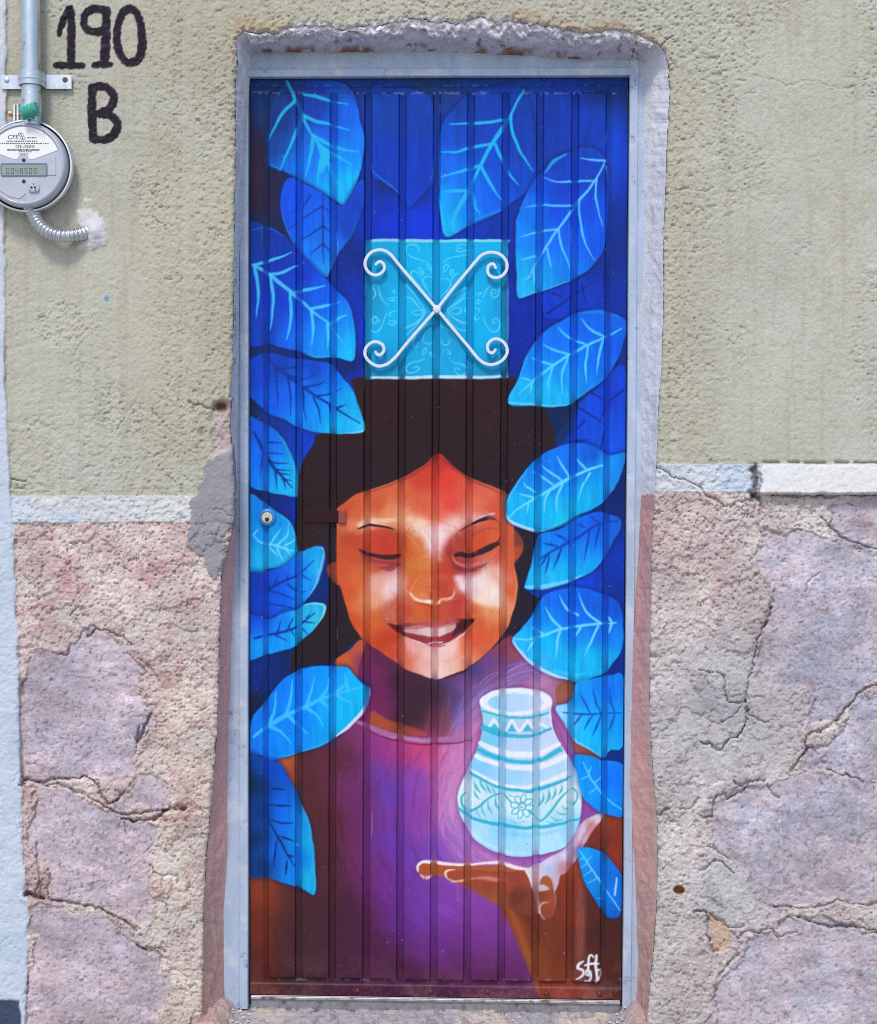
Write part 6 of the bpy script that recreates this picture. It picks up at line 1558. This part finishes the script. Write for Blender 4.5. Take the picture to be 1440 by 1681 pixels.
MB().lathe_y(mx, 0, mz, [(R0 * .915, .028), (R0 * .912, .040), (R0 * .90, .050), (R0 * .875, .056), (R0 * .835, .0585), (R0 * .815, .058), (R0 * .805, .0555)], 96, False).build('cover', grey, meter, 60)
FY = .0555
MB().lathe_y(mx, 0, mz, [(R0 * .806, FY - .006), (R0 * .805, FY), (R0 * .4, FY + .0006), (.002, FY + .0007)], 96).build('face', grey2, meter, 40)
FR = R0 * .805
def f2(u, v): return (mx + u * FR, mz + v * FR)              # face coordinates, -1..1
FY2 = -(FY + .0008)
# white rating label: fan over a notch round the upper screw
arc = [f2(.98 * math.cos(t), .98 * math.sin(t)) for t in np.linspace(math.radians(158), math.radians(22), 30)][::-1]
notch = [f2(.16 * math.cos(t), .10 + .16 * math.sin(t)) for t in np.linspace(math.radians(12), math.radians(168), 12)]
lab_pts = [f2(.92, .36)] + arc[:] + [f2(-.92, .36), f2(-.24, .12)] + notch[::-1] + [f2(.24, .12)]
MB().prism(lab_pts, FY2 + .0004, FY2 - .0006).build('rating_label', whitep, meter)
def text_mesh(body, u, v, h, name, mat, shear=0.0, sx=1.0, parent=meter, y=None, align='LEFT'):
    cu = bpy.data.curves.new(name, 'FONT'); cu.body = body; cu.size = h * FR * 1.4; cu.shear = shear; cu.align_x = align
    tmp = bpy.data.objects.new('tmp_text', cu); scene.collection.objects.link(tmp)
    bpy.context.view_layer.update()
    me = bpy.data.meshes.new_from_object(tmp.evaluated_get(bpy.context.evaluated_depsgraph_get()))
    bpy.data.objects.remove(tmp)
    px0, pz0 = f2(u, v); off = np.array(parent_world(parent))
    for vv in me.vertices:
        x_, y_ = vv.co.x * sx, vv.co.y
        vv.co = (px0 + x_ - off[0], (FY2 - .0010 if y is None else y) - off[1], pz0 + y_ - off[2])
    me.materials.append(mat)
    o = bpy.data.objects.new(name, me); link(o, parent)
    return o
tag(text_mesh('CFE', -.44, .655, .115, 'label_logo', inkp, .25, 1.1), 'small slanted CFE mark on the rating label')
text_mesh('CFE L925H0', -.22, .425, .075, 'label_code', inkp, 0, .95)
# illegible small print and bar code
mb = MB(); rng = random.Random(3)
def dash(u0, u1, v, hh):
    u = u0
    while u < u1:
        w_ = rng.uniform(.018, .05); a_ = f2(u, v - hh / 2); b_ = f2(min(u + w_, u1), v + hh / 2)
        mb.box(a_[0], b_[0], FY2 - .0011, FY2 - .0007, a_[1], b_[1]); u += w_ + rng.uniform(.014, .03)
dash(-.46, .36, .60, .026); dash(-.66, .68, .54, .024); dash(-.12, .22, .32, .02); dash(-.14, .14, .265, .018); dash(.10, .36, .69, .026)
u = -.44
while u < .42:
    w_ = rng.choice([.008, .012, .018]); a_ = f2(u, .345); b_ = f2(u + w_, .395)
    mb.box(a_[0], b_[0], FY2 - .0011, FY2 - .0007, a_[1], b_[1]); u += w_ + rng.choice([.008, .012])
mb.build('label_print', inkp, meter)
# emblem next to the mark: three slanted rounded bars
mb = MB()
for k, (u0, v0, L) in enumerate(((-.07, .70, .13), (-.02, .71, .14))):
    pth = [f2(u0 + .05 * math.cos(t) + (L if math.cos(t - .8) < 0 else 0) * .55 - .04, v0 + .05 * math.sin(t) - (L if math.cos(t - .8) < 0 else 0) * .5 + .06) for t in np.linspace(0, 2 * math.pi, 17)]
    for a_, b_ in zip(pth[:-1], pth[1:]):
        dx, dz = b_[0] - a_[0], b_[1] - a_[1]; l_ = math.hypot(dx, dz) + 1e-9; nx_, nz_ = -dz / l_ * .0004, dx / l_ * .0004
        mb.prism([(a_[0] + nx_, a_[1] + nz_), (b_[0] + nx_, b_[1] + nz_), (b_[0] - nx_, b_[1] - nz_), (a_[0] - nx_, a_[1] - nz_)], FY2 - .0006, FY2 - .0011)
mb.build('label_emblem', inkp, meter)
# display
def rrect(u0, u1, v0, v1, r, n=5):
    pts = []
    for cu_, cv_, a0 in ((u1 - r, v1 - r, 0), (u0 + r, v1 - r, 90), (u0 + r, v0 + r, 180), (u1 - r, v0 + r, 270)):
        for k in range(n): t = math.radians(a0 + 90 * k / (n - 1)); pts.append(f2(cu_ + r * math.cos(t), cv_ + r * math.sin(t)))
    return pts
bez = plain_mat('lcd_bezel', col(112, 122, 150), .4, 0, .05)
disp = MB().prism(rrect(-.62, .64, -.33, .02, .05), FY2 + .001, FY2 - .0012).build('display', bez, meter)
MB().prism(rrect(-.58, .60, -.295, -.03, .03), FY2 - .0011, FY2 - .0017).build('display_glass', lcdm, disp)
SEG = {'0': 'abcdef', '1': 'bc', '2': 'abged', '3': 'abgcd', '4': 'fgbc', '5': 'afgcd', '8': 'abcdefg', 'k': 'efg', 'W': 'def', 'h': 'fegc'}
mb = MB(); u = -.46
for ch in '0048508':
    w_, h_ = .075, .14; v0 = -.26
    P_ = {'a': (u, u + w_, v0 + h_ - .014, v0 + h_), 'g': (u, u + w_, v0 + h_ / 2 - .007, v0 + h_ / 2 + .007), 'd': (u, u + w_, v0, v0 + .014), 'f': (u, u + .014, v0 + h_ / 2, v0 + h_), 'b': (u + w_ - .014, u + w_, v0 + h_ / 2, v0 + h_), 'e': (u, u + .014, v0, v0 + h_ / 2), 'c': (u + w_ - .014, u + w_, v0, v0 + h_ / 2)}
    for s in SEG[ch]:
        a_ = f2(P_[s][0], P_[s][2]); b_ = f2(P_[s][1], P_[s][3]); mb.box(a_[0], b_[0], FY2 - .0021, FY2 - .0018, a_[1], b_[1])
    u += .122
mb.build('display_digits', plain_mat('lcd_ink', col(104, 112, 110), .5), disp)
for (u, v, r) in ((.0, .10, .045), (.0, -.46, .045)):
    c2 = f2(u, v)
    MB().lathe_y(c2[0], FY2 + .0006, c2[1], [(.0042, 0), (.0042, .0012), (.0030, .0016)], 18).build('screw', blackp, meter, 40)
# optical port
c2 = f2(.27, -.64)
port = MB().prism([(c2[0] + .0125 * math.cos(t), max(c2[1] - .0085, c2[1] + .0125 * math.sin(t))) for t in np.linspace(0, 2 * math.pi, 29)[:-1]], FY2 + .0008, FY2 - .0042).build('optical_port', grey, meter, bevel=.0006)
for dx, dz, r in ((-.0042, .0008, .0026), (.0036, .0008, .0026), (.0050, -.0052, .0018), (.0008, .0085, .0014), (-.0075, -.005, .0012)):
    MB().lathe_y(c2[0] + dx, FY2 - .0038, c2[1] + dz, [(r, 0), (r, .0009)], 14).build('port_hole', blackp, port)
# raised flaps moulded in the face
for pts in ([(.55, .05), (.80, .25), (.86, .24), (.86, -.30), (.55, -.30)], [(-.72, -.66), (-.40, -.48), (.06, -.78), (-.10, -.92), (-.40, -.86)]):
    MB().prism([f2(*p) for p in pts], FY2 + .001, FY2 - .0009).build('moulded_flap', grey2, meter, bevel=.0006)
# clamp lugs, bolt and plastic seal on top of the ring
for pxl in (25.5, 31):
    a_ = at(pxl - 1.6, 200, -.028); b_ = at(pxl + 1.6, 172, -.028)
    MB().box(a_[0], b_[0], -.038, -.020, a_[2], b_[2], .0006).build('ring_lug', ringm, meter)
a_ = at(15, 187, -.030); b_ = at(36, 187, -.030)
cop = plain_mat('copper_bolt', (.55, .28, .16), .4, .7, .2, 200)
MB().tube([(a_[0], -.030, a_[2]), (b_[0], -.030, b_[2])], .0035, 12).build('lug_bolt', cop, meter, 40)
MB().tube([(a_[0], -.030, a_[2]), (a_[0] + .007, -.030, a_[2])], .0066, 6).build('bolt_head', cop, meter, 30)
teal = plain_mat('green_seal_plastic', col(70, 176, 150), .3, 0, .08, 200)
p0 = at(36, 186, -.070); p1 = at(61, 178, -.070)
path = [p0 + (p1 - p0) * t for t in np.linspace(0, 1, 24)]
MB().tube(path, [.0150 + .0012 * math.sin(t * 40) for t in np.linspace(0, 1, 24)], 18).build('plastic_seal', teal, meter, 50)
wire = plain_mat('seal_wire_blue', col(60, 130, 180), .4, .2)
MB().tube([tuple(at(x_, y_, -.076)) for x_, y_ in smooth_line(PT("36,196 46,194 56,197 63,200 66,194 62,184 64,172 58,168"), False, 2)], .0012, 8).build('seal_wire', wire, meter, 60)

# rigid conduit
conduit = thing('conduit_pipe', 'vertical galvanised steel conduit pipe rising from the electricity meter', 'pipe', tuple(at(50, 200, -.03)))
pt, pb = at(49.5, -30, -.034), at(52, 215, -.034)
dirv = (pt - pb) / np.linalg.norm(pt - pb); pt = pb + dirv * 1.6
MB().tube([tuple(pb + (pt - pb) * t) for t in np.linspace(0, 1, 12)], .0212, 40).build('pipe', galv, conduit, 60)
c = pb + dirv * .068
MB().tube([tuple(c - dirv * .03), tuple(c - dirv * .029), tuple(c + dirv * .012), tuple(c + dirv * .013)], [.0212, .0228, .0228, .0212], 40).build('coupling', galv, conduit, 30)
# two-hole strap
strap = thing('pipe_strap', 'galvanised two-hole strap clamping the conduit pipe to the wall', 'strap', tuple(at(60, 130, 0)))
sc = at(51, 129.5, -.034); xl_ = at(3, 129, -.006)[0]; xr_ = at(118, 129, -.006)[0]
rr_ = .0240; prof = [(xl_, -.0065)]
prof += [(sc[0] - rr_ - .010, -.0065), (sc[0] - rr_ - .002, -.0085), (sc[0] - rr_, -.014), (sc[0] - rr_, -.034)]
prof += [(sc[0] + rr_ * math.cos(t), -.034 - rr_ * math.sin(t)) for t in np.linspace(math.pi, 0, 15)[1:-1]]
prof += [(sc[0] + rr_, -.034), (sc[0] + rr_, -.014), (sc[0] + rr_ + .002, -.0085), (sc[0] + rr_ + .010, -.0065), (xr_, -.0065)]
prof = np.array(prof); nrm = np.zeros_like(prof)
for k in range(len(prof)):
    d = prof[min(k + 1, len(prof) - 1)] - prof[max(k - 1, 0)]; d /= np.linalg.norm(d); nrm[k] = (d[1], -d[0])
hz = .0155; Vv = []; n = len(prof)
zpr = [(-hz, 0), (-hz * .35, 0), (-hz * .25, .0016), (hz * .25, .0016), (hz * .35, 0), (hz, 0)]
for th in (0, .0028):
    for k in range(n):
        for dz, rb in zpr: 
            p_ = prof[k] + nrm[k] * (th + rb * (2 < k < n - 3)); Vv.append((p_[0], p_[1], sc[2] + dz))
m = len(zpr); Fv = []
for s in (0, 1):
    o_ = s * n * m
    for k in range(n - 1):
        for j in range(m - 1): Fv.append((o_ + k * m + j, o_ + k * m + j + 1, o_ + (k + 1) * m + j + 1, o_ + (k + 1) * m + j))
for k in range(n - 1):
    for j in (0, m - 1): Fv.append((k * m + j, (k + 1) * m + j, n * m + (k + 1) * m + j, n * m + k * m + j))
for k in (0, n - 1):
    for j in range(m - 1): Fv.append((k * m + j, k * m + j + 1, n * m + k * m + j + 1, n * m + k * m + j))
MB().add(Vv, Fv).build('band', galv, strap, 35)
rust = plain_mat('rusty_screw', (.16, .06, .05), .7, .3, .3, 300)
c = at(107, 131, -.009); MB().lathe_y(c[0], -.0090, c[2], [(.0062, 0), (.0060, .0012), (.0035, .0020), (.0008, .0014)], 20).build('screw', rust, strap, 40)
c = at(11, 131, -.009); MB().lathe_y(c[0], -.0090, c[2], [(.0066, 0), (.0062, .0024), (.004, .0036), (.001, .0040)], 20).build('screw', galv, strap, 40)

# corrugated flexible conduit
flex = thing('flexible_conduit', 'short corrugated metal flexible conduit curving from the meter into the wall', 'conduit', tuple(at(60, 350, 0)))
wp = [at(48, 336, -.024), at(55, 352, -.026), at(64, 368, -.030), at(80, 381, -.032), at(100, 387, -.030), at(122, 386, -.018), at(138, 383, -.002), at(150, 380, .024)]
path = resample(smooth_line(np.array(wp), False, .002), .0008)
s = np.arange(len(path)) * .0008
rad = .0143 + .0016 * np.sin(s / .0086 * 2 * math.pi)
MB().tube([tuple(p) for p in path], list(rad), 28).build('corrugated_tube', galv, flex, 80)
i_ = 3; MB().tube([tuple(path[0]), tuple(path[1]), tuple(path[14]), tuple(path[15])], [.0150, .0178, .0178, .0150], 28).build('connector', galv, flex, 30)
